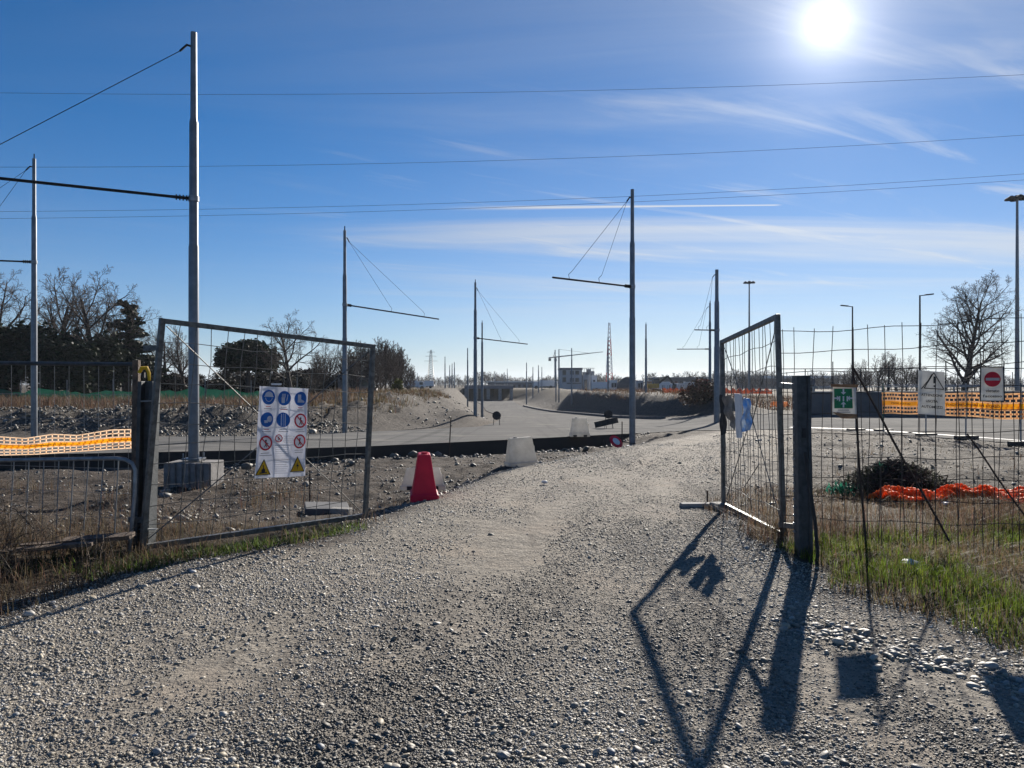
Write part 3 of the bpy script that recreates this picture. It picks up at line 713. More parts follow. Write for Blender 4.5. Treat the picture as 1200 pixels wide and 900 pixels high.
for v in (.645, .80): mb = MB(); pn.line(mb, .5, v, (-.15*W, 0), (.15*W, 0), .004, o1, 5); mb.build('rule_line', SM, bn)
for u in (.335, .665): mb = MB(); pn.line(mb, u, .80, (0, -.17*H), (0, .17*H), .002, o1, 5); mb.build('rule_line', SM, bn)
mb = MB(); p = ray_plane(322, 450, gTL, gn)+gn*.03; mb.rbox(p, .11, .02, .02, .7); mb.build('paper_scrap', M['white'], bn)

# ------------------------------------------------------------------ left mesh fence, netting, crowd barrier
fa, fb = U(-60, 425, 8.2), U(160, 427, 7.75)
fn = thing('mesh_fence', 'low wire mesh fence with dark top rail left of the gate', 'fence', (fb.x, fb.y, 0))
MB().tube([fa, fb], .021, 8).build('rail', M['postgrey'], fn, True)
mb = MB(); mb.bar(U(158, 650, 7.7), U(160, 422, 7.75), .06, .06, 0, (0, 1, 0)); mb.build('post', M['wood'], fn, False, .004)
MB().bar(U(-50, 650, 8.2), U(-50, 422, 8.2), .05, .05, 0, (0, 1, 0)).build('post', M['wood'], fn)
P0, P1 = [], []
for k in range(13):
    t = (k+.5)/13; q = fa.lerp(fb, t); j = .02*math.sin(k*3.1)
    P0.append(q); P1.append(Vector((q.x+j, q.y, .06)))
for zz in (.25, .5, .75, 1.0, 1.25, 1.5):
    P0.append(Vector((fa.x, fa.y, zz))); P1.append(Vector((fb.x, fb.y, zz-.01)))
Vv, Ff = segs(P0, P1, .002, .002, 4); np_obj('wire_mesh', Vv, Ff, M['galv'], fn, True)
# yellow clamp
cl = thing('yellow_clamp', 'yellow plastic handle hung on top of the left gate post', 'clamp', U(170, 440, 7.6))
MB().tube([U(163, 437, 7.62), U(166, 431.5, 7.62), U(172, 431, 7.62), U(174.5, 437, 7.62), U(175, 446, 7.62)], [.018, .02, .02, .018, .012], 8).build('handle', M['yellow'], cl, True)
MB().rbox(U(168, 439.5, 7.63), .03, .03, .05).build('catch', M['black'], cl)

def netting(name, label, S, ncol, rows, mats, band_v, texts, loc, hole_w, cat='netting', bandw=.16, strand=.045):
    """S(u,v)->Vector; rows list of v positions of horizontal strands"""
    g = thing(name, label, cat, loc)
    Vn, Fn = [], []; nu = ncol*3
    def ribbon_h(v0, v1, out):
        b = len(out[0])
        for i in range(nu+1): out[0].extend([tuple(S(i/nu, v0)), tuple(S(i/nu, v1))])
        for i in range(nu): out[1].append((b+2*i, b+2*i+1, b+2*i+3, b+2*i+2))
    for v in rows: ribbon_h(v-strand/2, v+strand/2, (Vn, Fn))
    rr = sorted(rows+[band_v]); 
    for k in range(ncol+1):
        for a, c in zip(rr[:-1], rr[1:]):
            u0 = min(max((k+.25*(hash((round(a, 2), 1)) % 3-1))/ncol, 0), 1); du = hole_w/ncol/2
            b = len(Vn); e = .012
            for v, ww in ((a, 1.7), (a+(c-a)*.3, .9), (a+(c-a)*.7, .9), (c, 1.7)):
                Vn.append(tuple(S(u0-du*ww, v))); Vn.append(tuple(S(u0+du*ww, v)))
            for q in range(3): Fn.append((b+2*q, b+2*q+1, b+2*q+3, b+2*q+2))
    np_obj('net', np.array(Vn), np.array(Fn), mats[0], g)
    Vb, Fb = [], []; ribbon_h(band_v-bandw/2, band_v+bandw/2, (Vb, Fb)); 
    Vb = [tuple(Vector(p)+(Vector((0, 0, CAMZ))-Vector(p)).normalized()*.006) for p in Vb]
    bo = np_obj('band', np.array(Vb), np.array(Fb), mats[1], g)
    for u, uw, vh, s in texts:
        mb = MB(); V, F, w, h = text_mesh(s)
        mb.add([S(u+x/w*uw, band_v+vh/2-(y/h)*vh)for x, y in V], F, 0)
        mb.v = [tuple(Vector(p)+(Vector((0, 0, CAMZ))-Vector(p)).normalized()*.02) for p in mb.v]
        mb.build('lettering', M['net_text'], g)
    return g
def S1(u, v):
    px = -50+u*212; top = np.interp(px, [-50, 0, 30, 62, 90, 130, 150, 163], [510, 511, 513, 508, 509.5, 503, 502.5, 503.5])
    bot = np.interp(px, [-50, 0, 40, 100, 163], [534, 534, 533, 529, 525])
    Y = 8.1-.35*u
    return U(px, top+(bot-top)*v, Y-.03+.012*math.sin(u*30+v*3))
netting('safety_netting', 'pale safety netting with orange warning band tied along the left fence', S1, 30, [.04, .22, .40, .66, .82, .97], (M['net_pale'], M['net_band']), .535,
        [(.375, .225, .09, 'ATTENZIONE LAVORI IN CORSO'), (.84, .155, .09, 'ATTENZIONE LAVORI IN')], U(80, 530, 7.9), .22, 'netting', .2, .05)

cb = thing('crowd_barrier', 'steel crowd control barrier standing in dry weeds beside the gate post', 'barrier', U(80, 640, 7.4))
def cbp(px, py): return U(px, py, 7.3+.25*(1-px/160))
MB().tube([cbp(-120, 541), cbp(0, 539.5), cbp(135, 537), cbp(147, 538.5), cbp(155, 543), cbp(158.5, 551), cbp(158, 580), cbp(151, 650)], .019, 10).build('frame', M['galv'], cb, True)
MB().tube([cbp(-120, 646), cbp(18, 639), cbp(153, 629)], .017, 8).build('lower_rail', M['galv'], cb, True)
for k in range(15):
    px = 139-17.5*k; MB().tube([cbp(px, 538+.02*(140-px)), cbp(px-5-2*math.sin(k), 630+.07*(140-px))], .006, 6).build('bar', M['galv'], cb, True)
MB().bar(cbp(148, 650)+Vector((0, -.25, 0)), cbp(148, 650)+Vector((0, .25, 0)), .05, .008).build('foot', M['galv'], cb)
pk = thing('wooden_planks', 'weathered planks lying in the weeds below the crowd barrier', 'planks', (-3.9, 6.75, TZ1(-3.9, 6.75)))
z0 = TZ1(-3.9, 6.75)
MB().rbox((-4.05, 6.7, z0+.07), .72, .12, .03, .25, 0, (0, -.05)).build('plank', M['wood'], pk)
MB().rbox((-3.75, 6.95, z0+.10), .6, .14, .035, .12, 0, (.1, -.06)).build('plank', M['wood'], pk)
MB().rbox((-4.1, 6.95, z0+.05), .6, .10, .03, .55, 0, (0, .05)).build('plank', M['wood'], pk)

# ------------------------------------------------------------------ right gate, post, fence
rTL, rTR, rBR, rBL = U(846, 401, 10.1), U(911, 371, 8.1), U(918, 627, 8.1), U(848, 591, 10.1)
rg = gate('mesh_gate', 'dark steel gate leaf swung open beside the right post with rags hung on it', (rTL, rTR, rBR, rBL), 17, 9, rBR,
          [(.97, .03, .50, .5), (.04, .04, .5, .5), (.04, .96, .5, .45), (.97, .96, .45, .40), (.65, .7, .35, .85)])
rp = thing('gate_post', 'grey steel post with toothed edges holding the right gate leaf', 'post', U(942, 655, 7.15))
mb = MB(); A, B = U(942, 662, 7.2), U(939, 440, 7.2)
for s in (-1, 1): mb.bar(A+Vector((s*.05, 0, 0)), B+Vector((s*.05, 0, 0)), .03, .13, 0, (0, 1, 0))
mb.bar(A+Vector((0, -.015, 0)), B+Vector((0, -.015, 0)), .075, .06, 0, (0, 1, 0))
mb.build('post_profile', M['postgrey'], rp, False, .004)
for k in range(18):
    py = 462+k*9.5
    for s in (-1, 1): MB().rbox(U(941, py, 7.2)+Vector((s*.071, .03, 0)), .016, .03, .018).build('edge_tooth', M['galv'], rp)
MB().rbox(U(940, 507, 7.2)+Vector((0, -.05, 0)), .03, .012, .09).build('slot', M['black'], rp)
for py in (453, 617): MB().bar(U(914, py-2, 8.0), U(933, py, 7.25), .03, .05).build('hinge_arm', M['gate'], rg)
hs = thing('rubber_hose', 'bent black hose leaning against the right gate post', 'hose', U(958, 650, 7.0))
MB().tube([U(944, 530, 7.05), U(948, 565, 7.0), U(955, 610, 6.98), U(958, 645, 6.98), U(957, 665, 6.98)], .017, 8).build('hose_tube', M['black'], hs, True)

def fp(px): return float(np.interp(px, [900, 915, 990, 1091, 1163, 1200, 1300], [7.7, 7.62, 7.5, 7.2, 6.98, 6.85, 6.6]))
rf = thing('mesh_fence', 'tall wire mesh fence on rebar posts standing in grass right of the gate', 'fence', (U(990, 450, fp(990)).x, fp(990), 0))
P0, P1 = [], []
def ftop(px): return float(np.interp(px, [915, 1000, 1080, 1200, 1300], [389, 386.5, 381, 372, 364]))
pxs = [917, 929, 953, 976, 1001, 1018, 1037, 1056, 1078, 1099, 1123, 1149, 1174, 1196, 1222, 1248, 1275]
for i, px in enumerate(pxs):
    ov = 5 if i % 2 else 3
    lean = 3*math.sin(i*1.9); yb = 450+(1.55)*900/fp(px)
    pts = [U(px+lean*t*1.6+1.5*math.sin(7*t+i), (ftop(px)-ov)+(yb-ftop(px)+ov)*t, fp(px)+.02*math.sin(i+5*t)) for t in np.linspace(0, 1, 7)]
    P0 += pts[:-1]; P1 += pts[1:]
for i, px in enumerate(np.arange(922, 1280, 22.)):
    pts = [U(px+2*math.sin(i*2.3)+1.5*math.sin(5*t+i), 436+(450+1.55*900/fp(px)-436)*t, fp(px)+.05) for t in np.linspace(0, 1, 6)]
    P0 += pts[:-1]; P1 += pts[1:]
for j in range(10):
    z = None; pts = []
    for px in np.linspace(915, 1290, 18):
        zt = CAMZ+(450-ftop(px))*fp(px)/900; zz = zt-.203*j+.012*math.sin(px*.05+j*2)-(.04*math.sin((px-915)/120) if j > 5 else 0)
        q = U(px, 450, fp(px)); pts.append(Vector((q.x, q.y+.006, max(zz, .05))))
    P0 += pts[:-1]; P1 += pts[1:]
Vv, Ff = segs(P0, P1, .0036, .0036, 5); np_obj('wire_mesh', Vv, Ff, M['wire'], rf, True)
def rebar(a, b, name, par, r=.011):
    pts = [a.lerp(b, t)+Vector((.006*math.sin(9*t), 0, 0)) for t in np.linspace(0, 1, 8)]
    return MB().tube(pts, r, 7).build(name, M['rust'], par, True)
rebar(U(999, 428, 7.46), U(1016, 662, 7.3), 'post', rf)
rebar(U(1000, 431, 7.44), U(1112, 634, 7.25), 'brace', rf)
rebar(U(1240, 400, 6.7), U(1236, 690, 6.7), 'post', rf)
rebar(U(1133, 508, 7.05), U(1215, 625, 6.9), 'brace', rf, .008)
def board(name, label, px0, px1, py0, py1, Y, skew=0, wave=0., th=.006, mat='sign_white', cat='sign', dpy=0):
    p = Panel(U(px0, py0, Y+skew), U(px1, py0+dpy, Y), U(px1+1, py1+dpy, Y), U(px0-.5, py1, Y+skew), wave)
    g = thing(name, label, cat, tuple(p.P(.5, 1)))
    mb = MB(); p.sheet(mb, 0, th, 16, 24); mb.build('board', M[mat], g, wave > 0)
    return g, p
# green assembly point sign
gs, p = board('assembly_sign', 'green sign of converging white arrows with cardboard edges on the mesh fence', 976, 1003, 452, 486, 7.40, .03, 0.)
mb = MB(); p.poly(mb, [(.05, .10), (.82, .10), (.84, .78), (.07, .78)], .004, 0); mb.build('green_field', M['sign_green'], gs)
mb = MB(); cu, cv = .45, .43; hh = p.h
def arrow(mb, p, cu, cv, dx, dy, s, mi):
    n = (-dy, dx); e = (dx*.055*s, dy*.055*s); f_ = (dx*.145*s, dy*.145*s)
    p.line(mb, cu, cv, (dx*.085*s, dy*.085*s), f_, .022*s, .0065, mi)
    t = .04*s; p.rel(mb, cu, cv, [e, (dx*.095*s+n[0]*t, dy*.095*s+n[1]*t), (dx*.095*s-n[0]*t, dy*.095*s-n[1]*t)], .0065, mi)
for dx, dy in ((0, -1), (0, 1), (1, 0), (-1, 0)): arrow(mb, p, cu, cv, dx, dy, .62, 0)
for q in (-.035, .0, .035):
    p.disc(mb, cu+q/p.w, cv-.012/p.h, .0085, .0065, 0, 10); p.line(mb, cu, cv, (q, -.004), (q, .03), .013, .0065, 0)
mb.build('arrows', M['white'], gs)
for k, w in enumerate((.10, .12)):
    mb = MB(); p.line(mb, .45, .84+k*.07, (-w/2, 0), (w/2, 0), .009, .0065, 0); mb.build('printed_text', M['sign_grey'], gs)
MB().rbox(p.P(.5, .0, .01), .25, .02, .028, .02, 0, (0, .03)).build('cardboard_strip', M['card'], gs)
MB().add([p.P(-.02, .9, .01), p.P(.3, 1.12, .06), p.P(.95, 1.13, .05), p.P(1.0, .98, .01), p.P(.5, .96, .0)], [(0, 1, 2, 3, 4)]).build('cardboard_flap', M['card'], gs)
# white warning sign
ws, p = board('warning_sign', 'tattered white warning sheet with a triangle and faded words on the mesh fence', 1076, 1107, 434, 485, 7.15, .03, .0025, .004, 'sign_white', 'sign', 2)
mb = MB(); T = [(-.085, .065), (.0, -.085), (.085, .065)]
for a, c in zip(T, T[1:]+T[:1]): p.line(mb, .58, .24, a, c, .008, .008, 0)
p.line(mb, .60, .24, (0, -.05), (0, .015), .017, .008, 0); p.disc(mb, .60, .24+.04/p.h, .009, .008, 0, 10)
mb.build('warning_triangle', M['ink'], ws)
for t_, v_, w_ in (('ATTENZIONE', .55, .185), ('USCITA', .69, .10), ('AUTOMEZZI', .82, .18)):
    mb = MB(); p.text(mb, t_, .5, v_, .024, .008, 0, w_); mb.build('lettering', M['ink'], ws)
MB().tube([p.P(.10, .42, .015), p.P(.35, .22, .02), p.P(.5, .07, .015)], .004, 6).build('wire_tie', M['rust'], ws, True)
# no entry sign
ns, p = board('no_entry_sign', 'white no entry board with a red disc on the mesh fence', 1149, 1176, 430, 470, 6.92, .03)
mb = MB(); p.disc(mb, .5, .36, .068, .008, 0); mb.build('red_disc', M['sign_red'], ns)
mb = MB(); p.line(mb, .5, .36, (-.056, 0), (.056, 0), .024, .011, 0); mb.build('white_bar', M['sign_white'], ns)
for t_, v_, w_ in (('vietato', .70, .11), ("l'accesso", .85, .15)):
    mb = MB(); p.text(mb, t_, .5, v_, .026, .008, 0, w_); mb.build('lettering', M['ink'], ns)
mb = MB()
for a, c in (((0, 0), (1, 0)), ((1, 0), (1, 1)), ((1, 1), (0, 1)), ((0, 1), (0, 0))): mb.bar(p.P(*a, .003), p.P(*c, .003), .008, .008)
mb.build('sign_border', M['ink'], ns)
# rags and strips on the right gate
rn = (rTR-rTL).cross(rBL-rTL).normalized()
if rn.x > 0: rn = -rn
def rpt(px, py, off=.03): return ray_plane(px, py, rTL, rn)+rn*off
def rag(name, label, quad, mat, cat, wave):
    p = Panel(*[rpt(*q) for q in quad], wave=wave); p.n = rn
    mb = MB(); p.sheet(mb, 0, .006, 8, 14); o = mb.build(name, M[mat], None, True); return tag(o, label, cat)
rag('warning_strip', 'narrow white printed strip hanging beside the blue plastic on the gate', ((863.5, 461), (872, 462), (872, 513), (866, 513)), 'white', 'strip', .004)
rag('plastic_sheet', 'crumpled blue and white plastic sheet tied to the right gate', ((876, 466), (881, 467), (881, 504), (872.5, 506)), 'bluecloth', 'plastic', .02)
rag('grey_rag', 'grey cloth rag hanging near the far edge of the right gate', ((850, 465), (858, 463), (863, 504), (855, 490)), 'glovecloth', 'rag', .02)
rag('black_glove', 'black cloth hanging on the far upright of the right gate', ((847, 462), (851, 464), (852.5, 508), (848, 510)), 'black', 'cloth', .015)

# ------------------------------------------------------------------ temporary fence and netting on the right
tfp = [(1003, 12.4, 27.7), (1035, 13.05, 27.0), (1085, 13.15, 24.4), (1132, 13.12, 22.2), (1195, 13.25, 20.0), (1260, 13.4, 18.)]
tfz = lambda x, y: TZ1(x, y)
tfn = thing('temporary_fence', 'temporary fence on black rubber feet carrying orange netting beyond the mesh fence', 'fence', (13.1, 22.2, tfz(13.1, 22.2)))
for k, (px, X, Y) in enumerate(tfp):
    z = tfz(X, Y); MB().tube([(X, Y, z), (X, Y, 1.62 if k else 1.0)], .022, 8).build('post', M['galv'] if k != 1 else M['green_net'], tfn, True)
    MB().rbox((X, Y-.02, z+.07), .62, .26, .13, .15).build('foot', M['black'], tfn, False, .02)
for a, c in zip(tfp[1:-1], tfp[2:]): MB().tube([(a[1], a[2], 1.56), (c[1], c[2], 1.56)], .018, 6).build('rail', M['galv'], tfn, True)
tp = np.array([[t[1], t[2]] for t in tfp[1:]]); tl_ = np.concatenate([[0], np.cumsum(np.hypot(*np.diff(tp, axis=0).T))])
def S2(u, v):
    L = u*tl_[-1]; x = np.interp(L, tl_, tp[:, 0]); y = np.interp(L, tl_, tp[:, 1])
    top = np.interp(u, [0, .4, 1], [1.30, 1.33, 1.37]); bot = np.interp(u, [0, .35, .7, 1], [.56, .66, .66, .72])
    return Vector((x-.05+.02*math.sin(u*40+2*v), y, top+(bot-top)*v+.012*math.sin(u*25)))
netting('safety_netting', 'peach safety netting with orange warning band on the temporary fence at right', S2, 44, [.03, .20, .38, .64, .81, .97], (M['net_peach'], M['net_band']), .51,
        [(.07, .13, .10, 'ATTENZIONE LAVORI IN CORSO'), (.40, .30, .10, 'ATTENZIONE LAVORI IN CORSO')], (13.2, 22, .5), .26, 'netting', .2, .07)

# low wall, guard rail and railing beyond the right road
wl = thing('retaining_wall', 'long dark concrete wall beyond the right road', 'wall', (16, 39, 0))
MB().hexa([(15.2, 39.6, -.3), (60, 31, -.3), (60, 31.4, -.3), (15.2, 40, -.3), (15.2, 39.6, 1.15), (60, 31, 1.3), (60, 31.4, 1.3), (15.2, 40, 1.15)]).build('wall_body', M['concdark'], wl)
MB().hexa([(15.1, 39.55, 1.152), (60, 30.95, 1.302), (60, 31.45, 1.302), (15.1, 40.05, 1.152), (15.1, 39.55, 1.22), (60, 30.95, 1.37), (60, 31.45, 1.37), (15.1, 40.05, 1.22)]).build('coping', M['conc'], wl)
gr = thing('guard_rail', 'pale steel rail running above the dark wall at right', 'rail', (16, 39.5, 1.2))
MB().bar((14, 40.1, 1.44), (60, 31.2, 1.62), .04, .055).build('rail', M['galv'], gr)
for k in range(14):
    t = (k+.5)/14; MB().bar((14+46*t, 40.2-8.9*t, .6), (14+46*t, 40.2-8.9*t, 1.47+.18*t), .06).build('post', M['galv'], gr)
rl = thing('railing_fence', 'dark metal railing with tall posts behind the wall at right', 'fence', (25, 52, 0))
MB().bar((18, 52, 2.62), (62, 46, 2.62), .05).build('rail', M['cable'], rl)
for k in range(26):
    t = k/25; MB().bar((18+44*t, 52-6*t, -.1), (18+44*t, 52-6*t, 3.1 if k % 2 == 0 else 2.62), .05).build('post', M['cable'], rl)

# ------------------------------------------------------------------ catenary poles
GP = 'catenary poles along the tram road'
def pole(px, ytop, Y, label, arm=None, zbase=None, stays=True, wires=(.45, .82), r=1.0, group=GP, topfit=True):
    X = (px-600)/900*Y; zb = (TZ1(X, Y)-.04) if zbase is None else zbase; zt = CAMZ+(450-ytop)/900*Y; Hh = zt-zb
    g = thing('catenary_pole', label, 'pole', (X, Y, zb), group)
    prof = [(0, .098), (.50, .092), (.505, .083), (.79, .078), (.80, .060), (1, .055)]
    MB().tube([(X, Y, zb+Hh*t) for t, _ in prof], [q*r for _, q in prof], 14).build('shaft', M['pole'], g, True)
    if Y < 70:
        MB().rbox((X, Y, zb+.05), .34, .34, .03).build('base_plate', M['pole'], g)
        if topfit: MB().tube([(X, Y, zt), (X, Y, zt+.16)], .02, 6).build('top_pin', M['cable'], g, True)
    if arm:
        dx, dy, dz, yarm = arm; za = CAMZ+(450-yarm)/900*Y; d = Vector((dx, dy, dz)); s = d.normalized()
        a0 = Vector((X, Y, za))+s*.09; a1 = Vector((X, Y, za))+d
        MB().tube([a0+s*.25, a1], .028, 8).build('arm', M['cable'], g, True)
        mb = MB()
        for k in range(4): mb.tube([a0+s*(.02+.06*k), a0+s*(.045+.06*k)], .055, 8)
        mb.tube([a0-s*.05, a0+s*.3], .03, 8); mb.build('insulator', M['cable'], g, True)
        if Y < 70: MB().tube([(X, Y, za-.05), (X, Y, za+.05)], .097*r, 14).build('clamp_ring', M['galv'], g, True)
        if stays:
            tt = Vector((X, Y, zt-.28)); hook = tt+s*.24+Vector((0, 0, -.12))
            MB().tube([tt, tt+s*.12+Vector((0, 0, .02)), hook], .022, 6).build('hook_bracket', M['cable'], g, True)
            for w in wires:
                q = a0.lerp(a1, w)+Vector((0, 0, .02)); q2 = q-s*.1+Vector((0, 0, .22))
                MB().tube([q, q+s*.03+Vector((0, 0, .12)), q2], .008, 5).build('stay_clip', M['cable'], g, True)
                MB().tube([hook, q2], .007, 4).build('stay_wire', M['cable'], g)
    return g
# nearest pole stands on a ribbed concrete block
BX, BY = (229-600)/900*14.6, 14.6; bz = TZ1(BX, BY)-.05
bk = thing('concrete_block', 'ribbed grey concrete foundation block under the nearest pole', 'block', (BX, BY, bz))
mb = MB(); mb.box(BX-.46, BX+.42, BY-.33, BY+.33, bz, .13); mb.build('block_body', M['conc_grey'], bk, False, .015)
mb = MB()
for k in range(7): mb.box(BX-.44+k*.125, BX-.355+k*.125, BY-.36, BY-.333, bz, .125)
mb.build('ribs', M['conc_grey'], bk, False, .006)
p1 = pole(227, 38, 14.6, 'tall nearest grey pole on the ribbed concrete block behind the left gate', (-4.2, -2.0, .05, 233), .13, True, (.78,), 1.0, GP, False)
mb = MB()
for sx in (-.14, .14):
    for sy in (-.14, .14): mb.tube([(-6.051+sx, 14.6+sy, .13), (-6.051+sx, 14.6+sy, .29)], .014, 6)
mb.build('anchor_bolts', M['galv'], p1, True)
pole(40, 186, 21.3+4, 'grey pole in front of the dark evergreens at the far left', (-4.2, -1.2, .0, 307), None)
pole(404, 270, 29, 'grey pole behind the right end of the open left gate leaf', (3.1, 4.7, -.15, 357))
pole(557, 331, 40, 'grey pole beside the left edge of the road with an arm over it', (2.8, 4.3, -.1, 396))
pole(741, 222, 24, 'grey pole at the end of the ditch with its arm pointing left', (-2.6, -2.1, 0, 336), None, True, (.42, .80), 1.0, GP, False)
pole(840, 316, 39, 'dark pole rising right beside the far edge of the right gate', (-1.2, -.3, 0, 387), None, True, (.4, .8), 1.55, GP, False)
pole(832, 355, 52, 'slimmer pole just left of the pole at the right gate', (-2.2, .2, 0, 409), None, True, (.35, .8))
pole(565, 378, 58, 'pole directly behind the arm pole at the left road edge')
pole(757, 380, 64, 'bare pole between the dirt heap and the long shed roof')
pole(712.6, 395, 83, 'pole in front of the red and white lattice mast')
pole(670, 408, 91, 'pole in front of the pale grey plant building')
pole(655, 417, 110, 'pole at the left corner of the pale grey plant building')
pole(651.5, 418, 118, 'thin pole left of the plant building beside the crane mast')
pole(548, 408, 92, 'thin pole left of the two poles at the left road edge')
pole(521.5, 418, 121, 'pole farthest left above the curved kerb')
for px, yt, Y, lab in ((617, 425, 137, 'leftmost of the distant row of poles before the low hall'), (624.5, 430, 150, 'second from left in the distant row before the low hall'), (631, 428, 152, 'third from left in the distant row before the low hall'), (635, 430, 165, 'rightmost of the distant row before the low hall'),
                       (527, 428, 160, 'leftmost of the tight trio of poles above the kerb'), (529.8, 426, 156, 'middle one of the tight trio of poles above the kerb'), (532.5, 424.5, 150, 'rightmost of the tight trio of poles above the kerb'), (489, 437, 190, 'lone thin pole beside the white lorry on the left bank'),
                       (580, 435, 210, 'far thin pole left of two others over the low hall roof'), (591, 436, 220, 'far thin pole between two others over the low hall roof'), (594.5, 432, 200, 'tallest far thin pole over the low hall roof')):
    pole(px, yt, Y, lab, r=1.2)

# ------------------------------------------------------------------ overhead lines
for k, (pts, lab, Y) in enumerate((([(-500, 96), (0, 108), (300, 111), (600, 108.5), (900, 100), (1200, 87), (1700, 55)], 'topmost power cable crossing the blue sky', 70),
                  ([(-500, 190), (0, 194), (300, 195), (600, 189), (900, 176), (1200, 157), (1700, 115)], 'second power cable from the top crossing the sky', 70),
                  ([(-500, 246), (0, 246), (300, 245), (600, 237), (900, 222.5), (1200, 202.5), (1700, 160)], 'upper one of the two close power cables', 74),
                  ([(-500, 256), (0, 254), (300, 252), (600, 244), (900, 230), (1200, 208.5), (1700, 170)], 'lower one of the two close power cables', 74))):
    P = np.array(pts, float); xs = np.linspace(-500, 1700, 60)
    co = np.polyfit(P[:, 0], P[:, 1], 3)
    tag(MB().tube([U(x, float(np.polyval(co, x)), Y) for x in xs], .015, 5).build('power_cable', M['cable'], None, True), lab, 'cable')

# ------------------------------------------------------------------ plastic road barriers, round signs
def pbarrier(label, mat, loc, L, rz, H=.72, bw=.36, tw=.15, tilt=(0, 0), group='plastic road barriers'):
    g = thing('plastic_barrier', label, 'barrier', loc, group)
    m3 = Matrix.Rotation(rz, 3, 'Z') @ Matrix.Rotation(tilt[0], 3, 'X') @ Matrix.Rotation(tilt[1], 3, 'Y')
    T = lambda p: Vector(loc)+m3 @ Vector(p)
    prof = [(0, 1., 1.), (.14*H/.72, 1., 1.), (.155*H/.72, .88, .93), (.55*H, .67, .84), (.97*H, .45, .74), (H, .42, .72)]
    mb = MB(); n = len(prof); b0 = 0
    for z, wy, wx in prof:
        mb.v += [tuple(T((sx*L/2*wx, sy*bw/2*wy, z))) for sx, sy in ((-1, -1), (1, -1), (1, 1), (-1, 1))]
    for i in range(n-1):
        for k in range(4): mb.f.append((4*i+k, 4*i+(k+1) % 4, 4*i+4+(k+1) % 4, 4*i+4+k)); mb.m.append(0)
    mb.f += [(3, 2, 1, 0), tuple(4*(n-1)+k for k in range(4))]; mb.m += [0, 0]
    mb.build('body', M[mat], g, False, .018)
    MB().tube([T((-.16*L, 0, H-.01)), T((-.16*L, 0, H+.03))], .045, 10).build('filler_cap', M[mat], g, True)
    for sx in (-.26, .26): MB().rbox(T((sx*L, -bw/2-.001, .035)), .12, .03, .06, rz).build('fork_slot', M['black'], g)
    mb = MB(); mb.rbox(T((L/2*.86, 0, H*.42)), .05, .07, H*.55, rz, 0, tilt); mb.build('coupling', M[mat], g)
    return g
def gz(X, Y): return (X, Y, TZ1(X, Y)-.015)
q = U(497, 586, 11.1); pbarrier('upright red plastic barrier at the left edge of the gravel track', 'red_plastic', gz(q.x, q.y), .62, R(98), .70, .40, .16)
q = U(495, 574, 12.2); pbarrier('dirty white barrier lying on its side behind the red one', 'white_plastic', (q.x, q.y+.1, TZ1(q.x, q.y)+.13), .72, R(4), .36, .34, .16, (R(-8), 0))
q = U(611, 545, 17.6); pbarrier('dirty white barrier standing between the track and the ditch', 'white_plastic', gz(q.x, q.y), .72, R(20), .70, .42, .17, (0, R(-3)))
q = U(680, 513, 25.5); pbarrier('pale barrier standing on the road edge above the ditch', 'white_plastic', (q.x, q.y+.3, float(zroad(q.x, q.y+.3))), .66, R(2), .62, .40, .2)
def rsign(label, px, py, Y, dia, board=None, zb=None):
    c = U(px, py, Y); z = float(zroad(c.x, c.y)) if zb is None else zb
    g = thing('round_sign', label, 'sign', (c.x, c.y, z), 'temporary round signs seen from behind')
    MB().tube([c+Vector((0, -.012, 0)), c+Vector((0, .012, 0))], dia/2, 24).build('disc', M['black'], g, True)
    for s in (-1, 1):
        MB().tube([c+Vector((s*.12, -.02, .1)), Vector((c.x+s*.17, c.y-.05, z))], .01, 5).build('leg', M['cable'], g)
        MB().tube([c+Vector((s*.12, -.02, 0)), Vector((c.x+s*.15, c.y-.5, z))], .01, 5).build('leg', M['cable'], g)
    if board:
        MB().rbox(c+Vector((-.10, -.04, -.36)), 1.05, .02, .26, 0, 0, (0, R(-13))).build('direction_board', M['black'], g)
    return g
rsign('round sign on a folding stand at the left road edge, seen from behind', 582, 487, 39, .44)
rsign('round sign with a tilted board below it, standing on the road', 713, 485.5, 34, .38, True)
fs = thing('fallen_sign', 'red and white round sign lying at the end of the ditch', 'sign', U(722, 520, 23.6))
c = U(722, 517.5, 23.6); ax = Vector((.45, -.62, .65)).normalized()
MB().tube([c-ax*.012, c+ax*.012], .23, 24).build('red_disc', M['sign_red'], fs, True)
MB().tube([c+ax*.013, c+ax*.016], .13, 20).build('white_field', M['white'], fs, True)
mb = MB(); mb.tube([c+Vector((.1, .1, .0)), U(745, 520, 23.9)], .012, 5); mb.build('leg', M['cable'], fs)
# thin stakes
for (px, y0, y1, Y, lab) in ((363, 551, 592, 11.6, 'thin rusty stake standing in the soil behind the left gate'), (526, 489, 521, 21.5, 'thin leaning stake at the edge of the road'), (729, 494, 515, 26, 'thin stake beside the pole at the end of the ditch'), (829, 575, 592, 10.4, 'short stake at the foot of the right gate leaf')):
    a = U(px, y1, Y); b_ = U(px+(2.5 if px == 526 else 0), y0, Y); a.z = min(a.z, TZ1(a.x, a.y))-.05
    tag(MB().tube([a, b_], .012 if Y < 15 else .018, 6).build('stake', M['rust'], None, True), lab, 'stake')
mh = thing('drain_cover', 'dark broken manhole slab lying behind the left gate corner', 'slab', gz(-2.65, 11.2))
z = TZ1(-2.65, 11.2)
MB().rbox((-2.7, 11.2, z+.10), .62, .5, .10, .3, 0, (.06, .05)).build('slab', M['concdark'], mh, False, .01)
MB().rbox((-2.45, 11.0, z+.07), .3, .16, .14, -.2).build('block', M['conc'], mh, False, .01)
